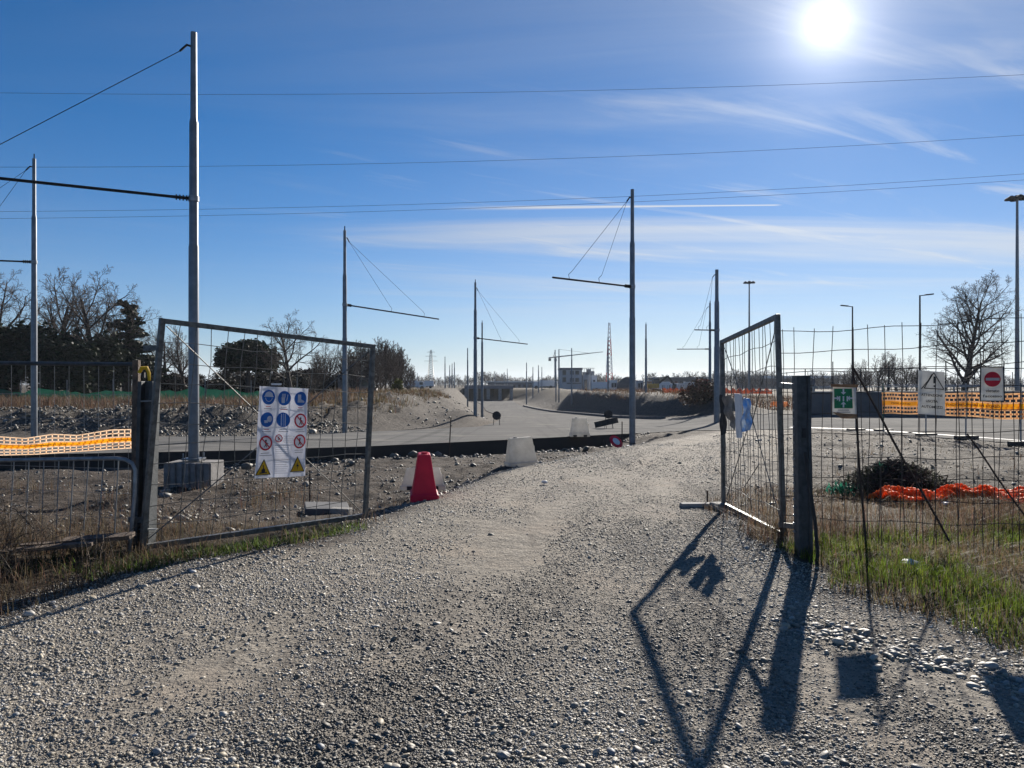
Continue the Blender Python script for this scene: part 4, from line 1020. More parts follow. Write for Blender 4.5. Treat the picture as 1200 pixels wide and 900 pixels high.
fb2 = thing('concrete_footing', 'pale concrete footing under the far end of the right gate', 'footing', gz(2.55, 10.2))
z = TZ1(2.55, 10.2); MB().rbox((2.5, 10.25, z+.02), .5, .14, .06, .05).build('slab', M['conc'], fb2, False, .01)
MB().rbox((2.72, 10.1, z+.03), .16, .2, .09, .3).build('block', M['conc'], fb2, False, .01)

# brush heap + crumpled net on the ground at right
hz = thing('brush_heap', 'dark heap of cut branches lying beyond the mesh fence', 'branches', gz(5.6, 11.2))
P0, P1 = [], []
for k in range(2600):
    a = RNG.uniform(0, 6.28); rr = abs(RNG.normal(0, .45)); h = max(0, .50*(1-(rr/1.0)**2))*RNG.uniform(.1, 1)
    p = np.array([5.62+1.05*rr*math.cos(a), 11.3+.75*rr*math.sin(a), TZ1(5.6, 11.3)+h+.02]); d = RNG.normal(0, 1, 3); d[2] *= .5; d /= np.linalg.norm(d)
    l = RNG.uniform(.08, .3); P0.append(p-d*l/2); P1.append(p+d*l/2)
Vv, Ff = segs(P0, P1, .007, .003, 3); np_obj('branches', Vv, Ff, M['bark'], hz)
n = 3500; a = RNG.uniform(0, 6.28, n); rr = np.abs(RNG.normal(0, .42, n)); cx = 5.62+1.05*rr*np.cos(a); cy = 11.3+.7*rr*np.sin(a)
v, f4, f3, c = blades(cx, cy, RNG.uniform(.05, .16, n), RNG.uniform(.01, .02, n), gcol(n, (.03, .035, .02)), 1., TZ(cx, cy)+np.maximum(0, .42*(1-rr**2))*RNG.uniform(.2, 1, n))
np_obj('dead_leaves', v, [f4, f3], M['grass'], hz, False, c)
gp_, n = [], 130
for X0, Y0 in ((4.75, 11.05), (5.55, 11.3)):
    cx, cy = clump(n, X0, Y0, .10, .08); gp_.append(blades(cx, cy, RNG.uniform(.04, .12, n), RNG.uniform(.02, .04, n), gcol(n, (.02, .13, .085)), 1.2, TZ(cx, cy)+RNG.uniform(0, .12, n)+(.32 if X0 > 5 else .05)))
for g_ in gp_: np_obj('torn_green_net', g_[0], [g_[1], g_[2]], M['grass'], hz, False, g_[3])
cn_o = thing('crumpled_net', 'crumpled orange plastic net lying on the dry grass beyond the fence', 'netting', gz(6.1, 10.5))
nu, nv = 110, 20; Vn = []
for i in range(nu+1):
    u = i/nu; cx = 5.0+u*3.2; cy = 10.35-.3*u+.1*math.sin(u*9)
    for j in range(nv+1):
        v = j/nv-.5; x = cx+.05*math.sin(9*v+u*40); y = cy+v*.75*(1+.3*math.sin(u*17))
        hgt = .07*(1-(2*v)**2)*(1+.5*math.sin(u*23))+.07*math.sin(u*61+v*9)*math.cos(v*14+u*11)+.05*math.sin(u*140+v*20+2*math.sin(u*33))
        Vn.append((x, y, hgt))
Vn = np.array(Vn); Vn[:, 2] = TZ(Vn[:, 0], Vn[:, 1])+.09+np.maximum(Vn[:, 2], -.02)*.75
P0, P1 = [], []; Q = Vn.reshape(nu+1, nv+1, 3)
P0 = np.concatenate([Q[:-1].reshape(-1, 3), Q[:, :-1].reshape(-1, 3)]); P1 = np.concatenate([Q[1:].reshape(-1, 3), Q[:, 1:].reshape(-1, 3)])
Vv, Ff = segs(P0, P1, .011, .011, 4); np_obj('net_strands', Vv, Ff, M['net_orange'], cn_o, True)
# litter
for (px, py, s, lab) in ((1066, 668, .07, 'scrap of white plastic lying in the green grass'), (638, 566, .06, 'white scrap lying beside the soil heap left of the track'), (1108, 596, .05, 'small white scrap at the edge of the orange net')):
    Y = 1440/(py-450); X = (px-600)/900*Y; bm = bmesh.new(); bmesh.ops.create_icosphere(bm, subdivisions=2, radius=s)
    for v in bm.verts: v.co = v.co*random.uniform(.6, 1.25); v.co.z *= .5
    me = bpy.data.meshes.new('plastic_scrap'); bm.to_mesh(me); bm.free(); me.materials.append(M['white'])
    o = bpy.data.objects.new('plastic_scrap', me); COL.objects.link(o); o.location = (X, Y, TZ1(X, Y)+s*.3+.03); tag(o, lab, 'litter')

# ------------------------------------------------------------------ trees
def grow(seed, H, spread, trunk=.2, limbs=10, up=.5, lv=(6, 5, 4), r0=.2, rmin=.010, ratios=(.6, .45, .42, .5), shape=.7, top=1.):
    rg_ = random.Random(seed); out = []
    def branch(p, d, L, r, lev):
        n = (6, 5, 4, 3, 2)[lev]; pts = [p]; q = p.copy(); dd = d.copy(); r1 = max(rmin, r*(.30 if lev else .22)); wob = .07 if lev == 0 else .12
        for i in range(n):
            dd = (dd+Vector((rg_.gauss(0, wob), rg_.gauss(0, wob), rg_.gauss(0, .06)+up*(.22 if lev == 1 else .12)))).normalized()
            q2 = q+dd*L/n; ra = r+(r1-r)*i/n; rb = r+(r1-r)*(i+1)/n
            out.append((q.copy(), q2.copy(), ra, rb, lev)); q = q2; pts.append(q.copy())
        if lev > len(lv): return
        cnt = limbs if lev == 0 else lv[lev-1]
        for k in range(cnt):
            t = (trunk+(top-trunk)*(k+rg_.uniform(0, 1))/cnt if lev == 0 else .18+.82*(k+rg_.uniform(0, 1))/cnt); x = t*n; i = min(int(x), n-1); b = pts[i].lerp(pts[i+1], x-i)
            base = (pts[i+1]-pts[i]).normalized(); az = k*2.4+rg_.uniform(-.5, .5)
            u = base.cross(Vector((.3, .2, 1)) if abs(base.z) < .9 else Vector((1, 0, 0))).normalized(); w = base.cross(u)
            sp_ = spread*(1.15-.45*t if lev == 0 else .85)*rg_.uniform(.7, 1.2)
            nd_ = (base*math.cos(sp_)+(u*math.cos(az)+w*math.sin(az))*math.sin(sp_)).normalized()
            ll = L*ratios[lev]*rg_.uniform(.75, 1.1)*((1.1-shape*t) if lev == 0 else (1.15-.55*t))
            branch(b, nd_, ll, max(rmin, (r+(r1-r)*t)*.55), lev+1)
    branch(Vector((0, 0, 0)), Vector((0, 0, 1)), H, r0, 0)
    zmax = max(s[1].z for s in out); return out, H/zmax
TREES = {}
def tree_mesh(key, mat='bark', tmat='twig', **kw):
    o, k = grow(**kw)
    def mk(sel, n, nm, mt):
        a = [s for s in o if sel(s)]
        V, F = segs([s[0]*k for s in a], [s[1]*k for s in a], [s[2] for s in a], [s[3] for s in a], n)
        ob = np_obj(nm, V, F, M[mt], None, True); me = ob.data; bpy.data.objects.remove(ob); return me
    TREES[key] = [('trunk', mk(lambda s: s[4] == 0, 8, 'trunk', mat)), ('branches', mk(lambda s: s[4] in (1, 2), 5, 'branches', mat)), ('twigs', mk(lambda s: s[4] > 2, 3, 'twigs', tmat))]
def place_tree(key, name, label, x, y, s=1., rz=0., group=None, z=None, sx=None):
    g = thing(name, label, 'tree', (x, y, TZ1(x, y)-.05 if z is None else z), group); g.rotation_euler[2] = rz
    g.scale = (sx or s, sx or s, s)
    for nm, me in TREES[key]:
        c = bpy.data.objects.new(nm, me); COL.objects.link(c); c.parent = g
    return g
tree_mesh('round', seed=19, H=12.2, spread=1.05, trunk=.17, limbs=24, up=.34, lv=(9, 7, 5), r0=.34, ratios=(.60, .5, .46, .55), rmin=.0088, shape=.60)
tree_mesh('wide', seed=5, H=11.5, spread=.95, trunk=.25, limbs=10, up=.22, lv=(8, 7, 4), r0=.38, ratios=(.62, .5, .47, .6), rmin=.0125, shape=.35, top=.85)
tree_mesh('wide_b', seed=23, H=11., spread=.8, trunk=.28, limbs=9, up=.3, lv=(8, 7, 4), r0=.36, ratios=(.62, .5, .47, .6), rmin=.0125, shape=.35, top=.8)
tree_mesh('slim', seed=31, H=9., spread=.6, trunk=.2, limbs=12, up=.6, lv=(6, 6, 4), r0=.14, ratios=(.45, .45, .45, .5), rmin=.014)
tree_mesh('shrub', seed=41, H=5., spread=.7, trunk=.03, limbs=20, up=.6, lv=(8, 7, 4), r0=.09, ratios=(.7, .5, .45, .5), rmin=.011, shape=.4)
def at(px, Y): return (px-600)/900*Y
place_tree('round', 'bare_tree', 'large bare round crowned tree behind the red no entry sign', at(1130, 70), 70, .95, .4, None, None, .93)
LB = 'bare trees along the left horizon'
for px, Y, key, s, rz, lab in ((20, 60, 'wide', .98, .3, 'bare spreading tree at the left picture edge beyond the evergreens'), (62, 63, 'wide_b', 1.02, 2.0, 'bare tree rising just right of the far left pole'), (112, 60, 'wide', .90, 1.2, 'bare tree with spreading limbs above the dark evergreen hedge'), (148, 68, 'wide_b', .86, 3.3, 'bare tree behind the cedar left of the gate'),
                               (218, 66, 'wide_b', .58, 4.1, 'small bare tree seen through the mesh beside the nearest pole'), (196, 72, 'wide', .6, 5.1, 'small bare tree between cedar and nearest pole'), (340, 66, 'wide', .66, .9, 'bare forked tree behind the top rail of the left gate'), (385, 80, 'wide_b', .52, 2.2, 'low bare tree between the gate corner and its neighbour'), (-60, 60, 'wide_b', 1., 0, 'bare tree just outside the left picture edge')):
    place_tree(key, 'bare_tree', lab, at(px, Y), Y, s, rz, LB)
k = 0
for px, Y, s, lab in ((412, 74, .72, 'brown bare shrub left of the thicket by the embankment'), (430, 78, .85, 'brown thicket shrub just left of the left gate corner post'), (446, 80, 1.0, 'brown thicket shrub just right of the left gate corner post'), (458, 84, .98, 'brown thicket shrub at the middle of the embankment top'), (470, 88, .85, 'lower brown shrub at the right end of the thicket'), (480, 96, .6, 'smallest brown shrub beside the white lorry'), (404, 84, .9, 'brown thicket shrub behind the pole right of the gate sign'), (421, 86, 1.0, 'tall thicket shrub behind the gate corner brace'), (438, 70, .7, 'low front thicket shrub touching the gate corner post'), (452, 74, .75, 'low front thicket shrub right of the gate corner post'), (464, 92, .95, 'rear thicket shrub right of the middle of the embankment'), (372, 72, .7, 'brown bare shrub under the gate corner brace')):
    place_tree('shrub', 'bare_shrub', lab, at(px, Y), Y, s*1.25, k*1.3, 'brown shrubs on the left embankment', None, s*1.15); k += 1
RB = 'slim bare trees behind the right wall'
pos = [(992, 100, .40), (1004, 98, .46), (1017, 102, .50), (1028, 97, .56), (1040, 101, .60), (1052, 98, .56), (1062, 103, .55), (1073, 99, .45), (1084, 104, .40)]
for i, (px, Y, s) in enumerate(pos):
    w = ['leftmost', 'second', 'third', 'fourth', 'fifth', 'sixth', 'seventh', 'eighth', 'rightmost'][i]
    place_tree('wide_b', 'bare_tree', f'{w} slim bare tree from the left in the row behind the white warning sign', at(px, Y), Y, s*.92, i*1.9, RB, None, s*.85)
def foliage(name, label, x, y, lumps, n, size, base, trunk_h, cat='tree', flatten=0.):
    z0 = TZ1(x, y)-.05; g = thing(name, label, cat, (x, y, z0))
    MB().tube([(x, y, z0), (x+.1, y, z0+trunk_h*.5), (x, y, z0+trunk_h)], [.26, .2, .09], 8).build('trunk', M['bark'], g, True)
    tot = sum(l[3]*l[4]*l[5] for l in lumps)**1.; Vs, Cs = [], []
    for lx, ly, lz, rx, ry, rz in lumps:
        m_ = max(60, int(n*rx*ry*rz/tot)); d = RNG.normal(0, 1, (m_, 3)); d /= np.linalg.norm(d, axis=1, keepdims=True)
        rad = RNG.uniform(.35, 1.08, m_)**.6; lump = 1+.22*np.sin(d[:, 0]*7+lx)*np.cos(d[:, 1]*6+d[:, 2]*8)
        P = np.array([x+lx, y+ly, z0+lz])+d*(rad*lump)[:, None]*np.array([rx, ry, rz])
        nrm = RNG.normal(0, 1, (m_, 3)); nrm[:, 2] *= (1-flatten); u = np.cross(nrm, [0.1, .2, 1]); u /= np.linalg.norm(u, axis=1, keepdims=True)+1e-6
        w = np.cross(nrm, u); w /= np.linalg.norm(w, axis=1, keepdims=True)+1e-6; s = (size*RNG.uniform(.5, 1.4, m_))[:, None]
        Vs.append(np.stack([P-u*s-w*s*.4, P+u*s*.2-w*s*.6, P+u*s+w*s*.3, P-u*s*.3+w*s*.6], 1).reshape(-1, 3))
        Cs.append(np.repeat(gcol(m_, base, .45), 4, 0))
    V = np.concatenate(Vs); np_obj('crown', V, np.arange(len(V)).reshape(-1, 4), M['evergreen'], g, False, np.concatenate(Cs)); return g
EV = (.022, .030, .016)
def lumps_for(seed, wd, h, k):
    r_ = random.Random(seed); return [(r_.uniform(-wd*.4, wd*.4), r_.uniform(-.8, .8), r_.uniform(.2, .78)*h, r_.uniform(.22, .34)*wd, 1.1, r_.uniform(.18, .28)*h) for _ in range(k)]
for i, (px, Y, wd, h, lab) in enumerate(((-30, 54, 5, 5.9, 'dark evergreen at the left picture edge'), (18, 56, 4.5, 5.9, 'dark bushy evergreen left of the far left pole'), (62, 55, 4.2, 6.0, 'dark bushy evergreen right of the far left pole'), (100, 58, 4.0, 5.4, 'dark evergreen under the spreading bare tree'), (128, 60, 3.6, 4.6, 'lower dark evergreen left of the cedar'))):
    foliage('evergreen_tree', lab, at(px, Y), Y, lumps_for(i, wd, h, 9), 9000, .15, EV, h*.7)
r_ = random.Random(4)
ced = []
for k in range(11):
    t = k/10; h = 1.6+t*6.0; w = 2.7*(1-.78*t)+.15
    for q in range(3): ced.append((r_.uniform(-1, 1)*w*.6, r_.uniform(-.5, .5)*w, h+r_.uniform(-.2, .2), w*.55, w*.5, .22))
foliage('cedar_tree', 'dark layered cedar tree left of the open gate', at(150, 62), 62, ced, 9500, .15, EV, 7.5, 'tree', .6)
foliage('pine_tree', 'dark umbrella pine seen through the left gate mesh', at(290, 68), 68, [(0, 0, 3.7, 2.7, 1.8, 1.25), (-1.2, 0, 3.2, 1.6, 1.4, .9), (1.3, 0, 3.1, 1.6, 1.3, .9), (.4, 0, 4.3, 1.5, 1.3, .8)], 9000, .15, EV, 3.6)
for i, (px, Y, w, h, lab) in enumerate(((318, 72, 3.4, 2.4, 'dark low bush right of the umbrella pine'), (258, 70, 3.0, 1.9, 'dark low bush left of the umbrella pine'), (345, 76, 4, 2.2, 'dark low bush under the forked bare tree'))):
    foliage('evergreen_bush', lab, at(px, Y), Y, lumps_for(50+i, w, h, 6), 3500, .13, (.035, .033, .022), .8, 'bush')
for i, (px, Y, w, h, lab) in enumerate(((188, 64, 3.4, 2.6, 'dark brown hedge bush right of the cedar'), (214, 73, 3.6, 2.5, 'dark brown hedge bush left of the nearest pole'), (240, 75, 3.6, 2.4, 'dark brown hedge bush right of the nearest pole'), (284, 75, 5.2, 2.9, 'broad dark hedge bush below the umbrella pine'), (330, 77, 4.6, 2.9, 'dark brown hedge bush below the forked bare tree'), (365, 79, 4.6, 2.9, 'dark brown hedge bush left of the pole behind the gate'), (398, 80, 4.4, 2.8, 'dark brown hedge bush right of the pole behind the gate'))):
    foliage('hedge_bush', lab, at(px, Y), Y, lumps_for(80+i, w, h, 9), 6000, .11, (.034, .026, .021), .8, 'bush')
foliage('yellow_bush', 'small yellowish green bush on the embankment edge', at(465, 52), 52, [(0, 0, .5, .4, .4, .6), (.1, 0, .9, .3, .3, .4)], 900, .07, (.12, .115, .03), .6, 'bush')
foliage('brown_bush', 'rusty brown bush at the right end of the dark embankment', at(826, 50), 50, [(0, 0, .8, 1.1, .9, .8), (-.9, 0, .5, .8, .8, .6), (.5, 0, .6, .7, .7, .6)], 2600, .08, (.085, .052, .034), .6, 'bush')
# far wood: twiggy mass on the horizon
WOODS = []
for sd in (71, 72, 73):
    o_, k_ = grow(sd, 8., .75, .15, 9, .5, (6, 4), .16, .03, (.6, .5, .5, .5), .5)
    V_, F_ = segs([q[0]*k_ for q in o_], [q[1]*k_ for q in o_], [q[2] for q in o_], [q[3] for q in o_], 3); WOODS.append((V_, F_))
def wood(bands):
    Vs, Fs, b = [], [], 0
    for (p0, p1, Y, hmin, hmax, n) in bands:
        for k in range(n):
            px = p0+(p1-p0)*(k+RNG.uniform(0, 1))/n; y = Y*RNG.uniform(.9, 1.15); x = at(px, y)
            h = RNG.uniform(hmin, hmax)*(.8+.4*float(fbm(np.array([px*.03]), np.array([Y*1.]), 1.)[0])); z = TZ1(x, y) if Y < 300 else 0.
            V, F = WOODS[k % 3]; a = RNG.uniform(0, 6.28); c_, s_ = math.cos(a), math.sin(a); q = V*np.array([h/8*1.25, h/8*1.25, h/8])
            Vs.append(np.stack([q[:, 0]*c_-q[:, 1]*s_+x, q[:, 0]*s_+q[:, 1]*c_+y, q[:, 2]+z-.2], 1)); Fs.append(F+b); b += len(V)
    return np.concatenate(Vs), np.concatenate(Fs)
Vv, Ff = wood([(-200, 470, 150, 3, 6, 110), (480, 660, 260, 3.5, 6.5, 120), (690, 1000, 240, 3, 6.5, 200), (990, 1500, 170, 3, 5., 200), (-600, 1900, 420, 4, 7.5, 500)])
tag(np_obj('far_wood', Vv, Ff, M['twig']), 'distant leafless woodland along the whole horizon', 'woodland', kind='stuff')
# green net fence at the foot of the trees
gf = thing('green_net_fence', 'low fence of green shade net before the trees at left', 'fence', (-20, 50, .45))
Vn = []; xs = np.linspace(-36, -13.5, 60)
for x in xs:
    z = TZ1(x, 50); 
    for h in (0, .75+.06*math.sin(x*3)): Vn.append((x, 50+.08*math.sin(x*2.1), z+h))
np_obj('net', np.array(Vn), np.array([(2*i, 2*i+2, 2*i+3, 2*i+1) for i in range(59)]), M['green_net'], gf)
for x in np.arange(-35, -13, 3.): MB().tube([(x, 50.05, .3), (x, 50.05, TZ1(x, 50)+1.5)], .03, 6).build('post', M['conc'], gf)

# ------------------------------------------------------------------ lamps and masts
def lamp(px, ytop, Y, label, side, name='street_lamp'):
    x = at(px, Y); z0 = TZ1(x, Y)-.05; zt = CAMZ+(450-ytop)/900*Y; g = thing(name, label, 'lamp', (x, Y, z0))
    MB().tube([(x, Y, z0), (x, Y, zt)], [.10, .06], 10).build('post', M['cable'], g, True)
    MB().tube([(x, Y, zt-.05), (x+side*.5, Y, zt+.03)], .04, 6).build('arm', M['cable'], g, True)
    MB().rbox((x+side*.75, Y, zt+.06), .7, .28, .10, 0, 0, (0, R(-6*side))).build('lamp_head', M['cable'], g, False, .03)
lamp(999, 359, 72, 'slim street lamp behind the green assembly sign', -1)
lamp(1078, 346, 63, 'street lamp left of the large round tree', 1)
def hmast(px, ytop, Y, label):
    x = at(px, Y); z0 = TZ1(x, Y)-.05; zt = CAMZ+(450-ytop)/900*Y; g = thing('floodlight_mast', label, 'mast', (x, Y, z0), 'high floodlight masts')
    MB().tube([(x, Y, z0), (x, Y, zt)], [.24, .11], 12).build('post', M['pole'], g, True)
    MB().tube([(x, Y, zt-.1), (x, Y, zt+.25)], .22, 12).build('hub', M['cable'], g, True)
    for k in range(6):
        a = k*math.pi/3+.3; p = Vector((x+.75*math.cos(a), Y+.75*math.sin(a), zt))
        MB().bar((x, Y, zt), p, .06).build('bracket', M['cable'], g)
        MB().tube([p+Vector((0, 0, -.14)), p+Vector((0, 0, .0)), p+Vector((0, 0, .16))], [.38, .36, .15], 12).build('floodlight', M['cable'], g, True)
hmast(1192, 232, 78, 'tall floodlight mast at the right picture edge')
hmast(878, 331, 138, 'far floodlight mast seen over the right gate')
def lattice(name, label, cat, px, ytop, Y, wb, wt, arms=(), mats=None):
    x = at(px, Y); z0 = 0.; zt = CAMZ+(450-ytop)/900*Y; g = thing(name, label, cat, (x, Y, z0)); H_ = zt-z0; n = 16
    def pt(t, k): w = (wb+(wt-wb)*t)/2; return Vector((x+(w if k in (0, 1) else -w), Y+(w if k in (0, 3) else -w), z0+H_*t))
    for part in range(4):
        P0, P1 = [], []
        for i in range(part*4, part*4+4):
            for k in range(4): P0 += [pt(i/n, k), pt(i/n, k), pt(i/n, (k+1) % 4)]; P1 += [pt((i+1)/n, k), pt((i+1)/n, (k+1) % 4), pt((i+1)/n, k)]
        V, F = segs(P0, P1, .00012*Y+.02, .00012*Y+.02, 4); np_obj('lattice_section', V, F, mats[part % len(mats)], g)
    for t, l in arms: MB().bar((x-l, Y, z0+H_*t), (x+l, Y, z0+H_*t), .18, .18).build('cross_arm', mats[0], g)
    return g
lattice('power_pylon', 'grey lattice power pylon far behind the left embankment', 'pylon', 505, 410, 420, 4, .8, ((.7, 3.6), (.83, 3.), (.94, 2.2)), [M['galv']])
lattice('radio_mast', 'red and white lattice radio mast behind the thin pole', 'mast', 714, 378, 240, 2.2, .5, (), [M['sign_red'], M['white']])
def crane(px, ytop, Y, jib, label):
    x = at(px, Y); zt = CAMZ+(450-ytop)/900*Y; g = thing('tower_crane', label, 'crane', (x, Y, 0), 'tower cranes beside the plant building')
    MB().tube([(x, Y, 0), (x, Y, zt)], .32, 4).build('mast', M['galv'], g); a = Vector((x, Y, zt))
    MB().tube([a, a+Vector(jib)], [.24, .12], 4).build('jib', M['galv'], g); MB().tube([a, a-Vector(jib)*.22], .24, 4).build('counter_jib', M['galv'], g)
    MB().tube([a, a+Vector((0, 0, 3.))], .2, 4).build('apex', M['galv'], g); MB().rbox(a-Vector(jib)*.2+Vector((0, 0, -.8)), 1.0, 1.0, 1.0).build('counterweight', M['concdark'], g)
    MB().tube([a+Vector((0, 0, 3)), a+Vector(jib)*.7], .06, 3).build('tie', M['cable'], g)
crane(650.5, 419, 300, (-1.5, -14, .3), 'tower crane with its jib pointing at the viewer')
crane(655, 418, 310, (19, 10, 2.4), 'tower crane with its jib stretched over the plant building')

# ------------------------------------------------------------------ far buildings
def bld(name, label, cat, x0, x1, ytop, ybase, Y, depth, wall, roof, windows=(), rz=0.0, rooft=.25, over=.3):
    X0, X1 = at(x0, Y), at(x1, Y); zt = CAMZ+(450-ytop)/900*Y; zb = -.3
    g = thing(name, label, cat, ((X0+X1)/2, Y, 0))
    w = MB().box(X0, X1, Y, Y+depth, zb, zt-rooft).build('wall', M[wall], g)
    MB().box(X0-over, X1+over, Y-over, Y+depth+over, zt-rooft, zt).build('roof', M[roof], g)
    for (u0, u1, v0, v1) in windows:
        a, b_ = X0+(X1-X0)*u0, X0+(X1-X0)*u1; za, zc_ = zt-(zt)*v1, zt-(zt)*v0
        f = MB().box(a-.08, b_+.08, Y-.06, Y-.005, za-.08, zc_+.08).build('window', M['bdark'], g)
        MB().box(a, b_, Y-.09, Y-.062, za, zc_).build('pane', M['glassdark'], f)
    return g
pb = bld('plant_building', 'pale grey four storey plant building beside the tower cranes', 'building', 657, 682, 431, 462, 175, 8, 'bfacade', 'bdark', [(.1, .24, .12, .3), (.1, .24, .42, .6), (.45, .6, .14, .28), (.7, .85, .14, .28), (.45, .6, .45, .6), (.7, .85, .45, .6), (.3, .95, .66, .68)], 0, .5, .15)
X0, X1 = at(682, 175)+.2, at(692.5, 175)
MB().box(X0, X1, 175.5, 181, -.3, CAMZ+(450-439)/900*175).build('annex', M['bfacade'], pb)
MB().box(X0+.4, X0+1.0, 175.42, 175.49, .2, 2.6).build('door', M['glassdark'], pb)
for k, (px, h) in enumerate(((685, 436), (690, 432.5), (694, 435))): MB().tube([(at(px, 177), 177, 0), (at(px, 177), 177, CAMZ+(450-h)/900*177)], .5, 10).build('silo', M['galv'], pb, True)
P0, P1 = [], []
for q in range(6):
    x = at(682+q*2.6, 174.6); P0.append((x, 174.6, 3.7)); P1.append((x, 174.6, 5.2))
for h in (4.2, 5.2): P0.append((at(682, 174.6), 174.6, h)); P1.append((at(697, 174.6), 174.6, h))
V, F = segs(P0, P1, .05, .05, 4); np_obj('railing', V, F, M['galv'], pb)
bld('white_container', 'white container just right of the plant building', 'container', 693.5, 699.5, 440, 452, 172, 3, 'white', 'white', [(.3, .6, .3, .6)], 0, .1, .02)
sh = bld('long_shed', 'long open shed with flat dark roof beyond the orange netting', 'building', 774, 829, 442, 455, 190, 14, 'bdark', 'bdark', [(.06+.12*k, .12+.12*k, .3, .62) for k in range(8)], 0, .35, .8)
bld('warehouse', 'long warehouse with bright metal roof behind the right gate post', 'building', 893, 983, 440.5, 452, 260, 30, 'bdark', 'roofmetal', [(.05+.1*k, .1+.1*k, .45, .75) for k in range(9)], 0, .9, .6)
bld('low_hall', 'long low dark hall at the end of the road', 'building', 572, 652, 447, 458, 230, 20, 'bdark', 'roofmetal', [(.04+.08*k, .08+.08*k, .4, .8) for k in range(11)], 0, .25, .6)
bld('red_container', 'red container at the right end of the long shed', 'container', 820.5, 831, 444, 452, 172, 3, 'redbrick', 'redbrick', [(.2, .35, .3, .7)], 0, .1, .02)
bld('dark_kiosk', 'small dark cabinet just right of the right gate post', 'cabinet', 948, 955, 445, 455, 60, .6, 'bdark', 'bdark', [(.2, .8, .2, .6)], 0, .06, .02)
# underpass at the road's end
un = thing('underpass', 'dark concrete underpass with pillars where the road ends', 'bridge', (-6, 170, -2))
MB().box(-10.5, .3, 169.5, 190, .55, 1.35).build('deck', M['bdark'], un)
for x in (-10.5, -8.2, -5.6, -3.0, -.5): MB().box(x, x+.7, 169.8, 171, -2.4, .547).build('pillar', M['conc'], un)
MB().box(-10.5, .3, 178, 179, -2.4, .547).build('back_wall', M['concdark'], un)
cp = thing('boundary_wall', 'pale concrete wall panel standing left of the underpass', 'wall', (-12, 150, -1))
MB().box(at(533, 150), at(544.5, 150), 150, 150.3, -2.4, CAMZ-13*150/900).build('panel', M['conc'], cp)
MB().box(at(536, 150), at(537, 150), 149.9, 149.997, -2.3, -.8).build('rib', M['concdark'], cp)
# curved kerb on the left bank
kb = [(517, 478, 62), (520, 483, 57), (525, 487, 51), (532, 487.5, 47), (539, 489, 44), (545, 494, 41), (549.5, 499, 38.5)]
kp = [U(*q) for q in kb]; V = []
tag(MB().tube([p+Vector((0, 0, .02)) for p in kp], .10, 4).build('curved_kerb', M['conc'], None), 'pale winding concrete kerb around the soil mound left of the road', 'kerb', )
# far vehicles on the left bank and in the yard
def lorry(label, px, Y, L, rz, body='white', group='parked vehicles far away', zz=None):
    x = at(px, Y); z = TZ1(x, Y) if zz is None else zz; g = thing('parked_lorry', label, 'lorry', (x, Y, z), group)
    T = Matrix.Rotation(rz, 3, 'Z'); Q = lambda p: Vector((x, Y, z))+T @ (Vector(p)*Vector((1, 1, .78)) if False else Vector((p[0], p[1], p[2]*.8)))
    MB().rbox(Q((-.9, 0, 1.65)), L-2., 2.0, 1.5, rz).build('cargo_box', M[body], g, False, .04)
    MB().rbox(Q((-.9, 0, .62)), L-2, 1., .14, rz).build('chassis', M['black'], g)
    MB().hexa([Q(p) for p in ((L/2-1.85, -1, .5), (L/2, -1, .5), (L/2, 1, .5), (L/2-1.85, 1, .5), (L/2-1.85, -1, 2.2), (L/2-.55, -1, 2.2), (L/2-.55, 1, 2.2), (L/2-1.85, 1, 2.2))]).build('cab', M[body], g, False, .06)
    MB().hexa([Q(p) for p in ((L/2-.17, -.85, 1.3), (L/2-.13, -.85, 1.3), (L/2-.13, .85, 1.3), (L/2-.17, .85, 1.3), (L/2-.52, -.85, 2.0), (L/2-.48, -.85, 2.0), (L/2-.48, .85, 2.0), (L/2-.52, .85, 2.0))]).build('windscreen', M['glassdark'], g)
    MB().rbox(Q((L/2-1.1, -1.012, 1.65)), .8, .02, .6, rz).build('side_window', M['glassdark'], g)
    for wx in (-L/2+1., L/2-.9):
        for s in (-1, 1): MB().tube([Q((wx, s*.8, .42)), Q((wx, s*1.05, .42))], .42, 14).build('wheel', M['black'], g, True)
lorry('pale lorry parked behind the corner of the left gate', 420, 76, 3.9, R(4), 'conc')
lorry('white box lorry on top of the left embankment right of the thicket', 486, 175, 5., R(10))
lorry('white van like lorry farther right on the left embankment', 499, 215, 4.6, R(185))
lorry('white lorry parked in the yard right of the plant building', 708, 165, 5.5, R(0))
lorry('white lorry parked before the low hall near the crane', 637, 190, 5.5, R(180))
ev = thing('excavator', 'dark excavator with raised boom before the long shed', 'excavator', (at(766, 140), 140, .4))
x, y, z = at(766, 140), 140, TZ1(at(766, 140), 140)
for s in (-1, 1): MB().rbox((x, y+s*.9, z+.4), 2.8, .5, .75, .1).build('track', M['black'], ev, False, .2)
MB().rbox((x-.3, y, z+1.3), 2.2, 1.9, .8, .1).build('body', M['vehyellow'], ev, False, .08)
MB().rbox((x+.4, y-.4, z+2.1), 1., .9, 1.0, .1).build('cab', M['glassdark'], ev, False, .06)
MB().bar((x+.6, y+.3, z+1.5), (x+2.6, y+.3, z+3.1), .3, .4).build('boom', M['black'], ev)
MB().bar((x+2.6, y+.3, z+3.15), (x+3.9, y+.3, z+1.4), .22, .3).build('stick', M['black'], ev)
MB().rbox((x+3.8, y+.3, z+1.0), .6, .9, .6, 0, 0, (0, .5)).build('bucket', M['black'], ev)
bld('portable_cabin', 'white site cabin left of the soil heap', 'cabin', 716, 723, 445.5, 452.5, 140, 2.4, 'white', 'white', [(.15, .4, .25, .55), (.6, .85, .25, .55)], 0, .12, .04)
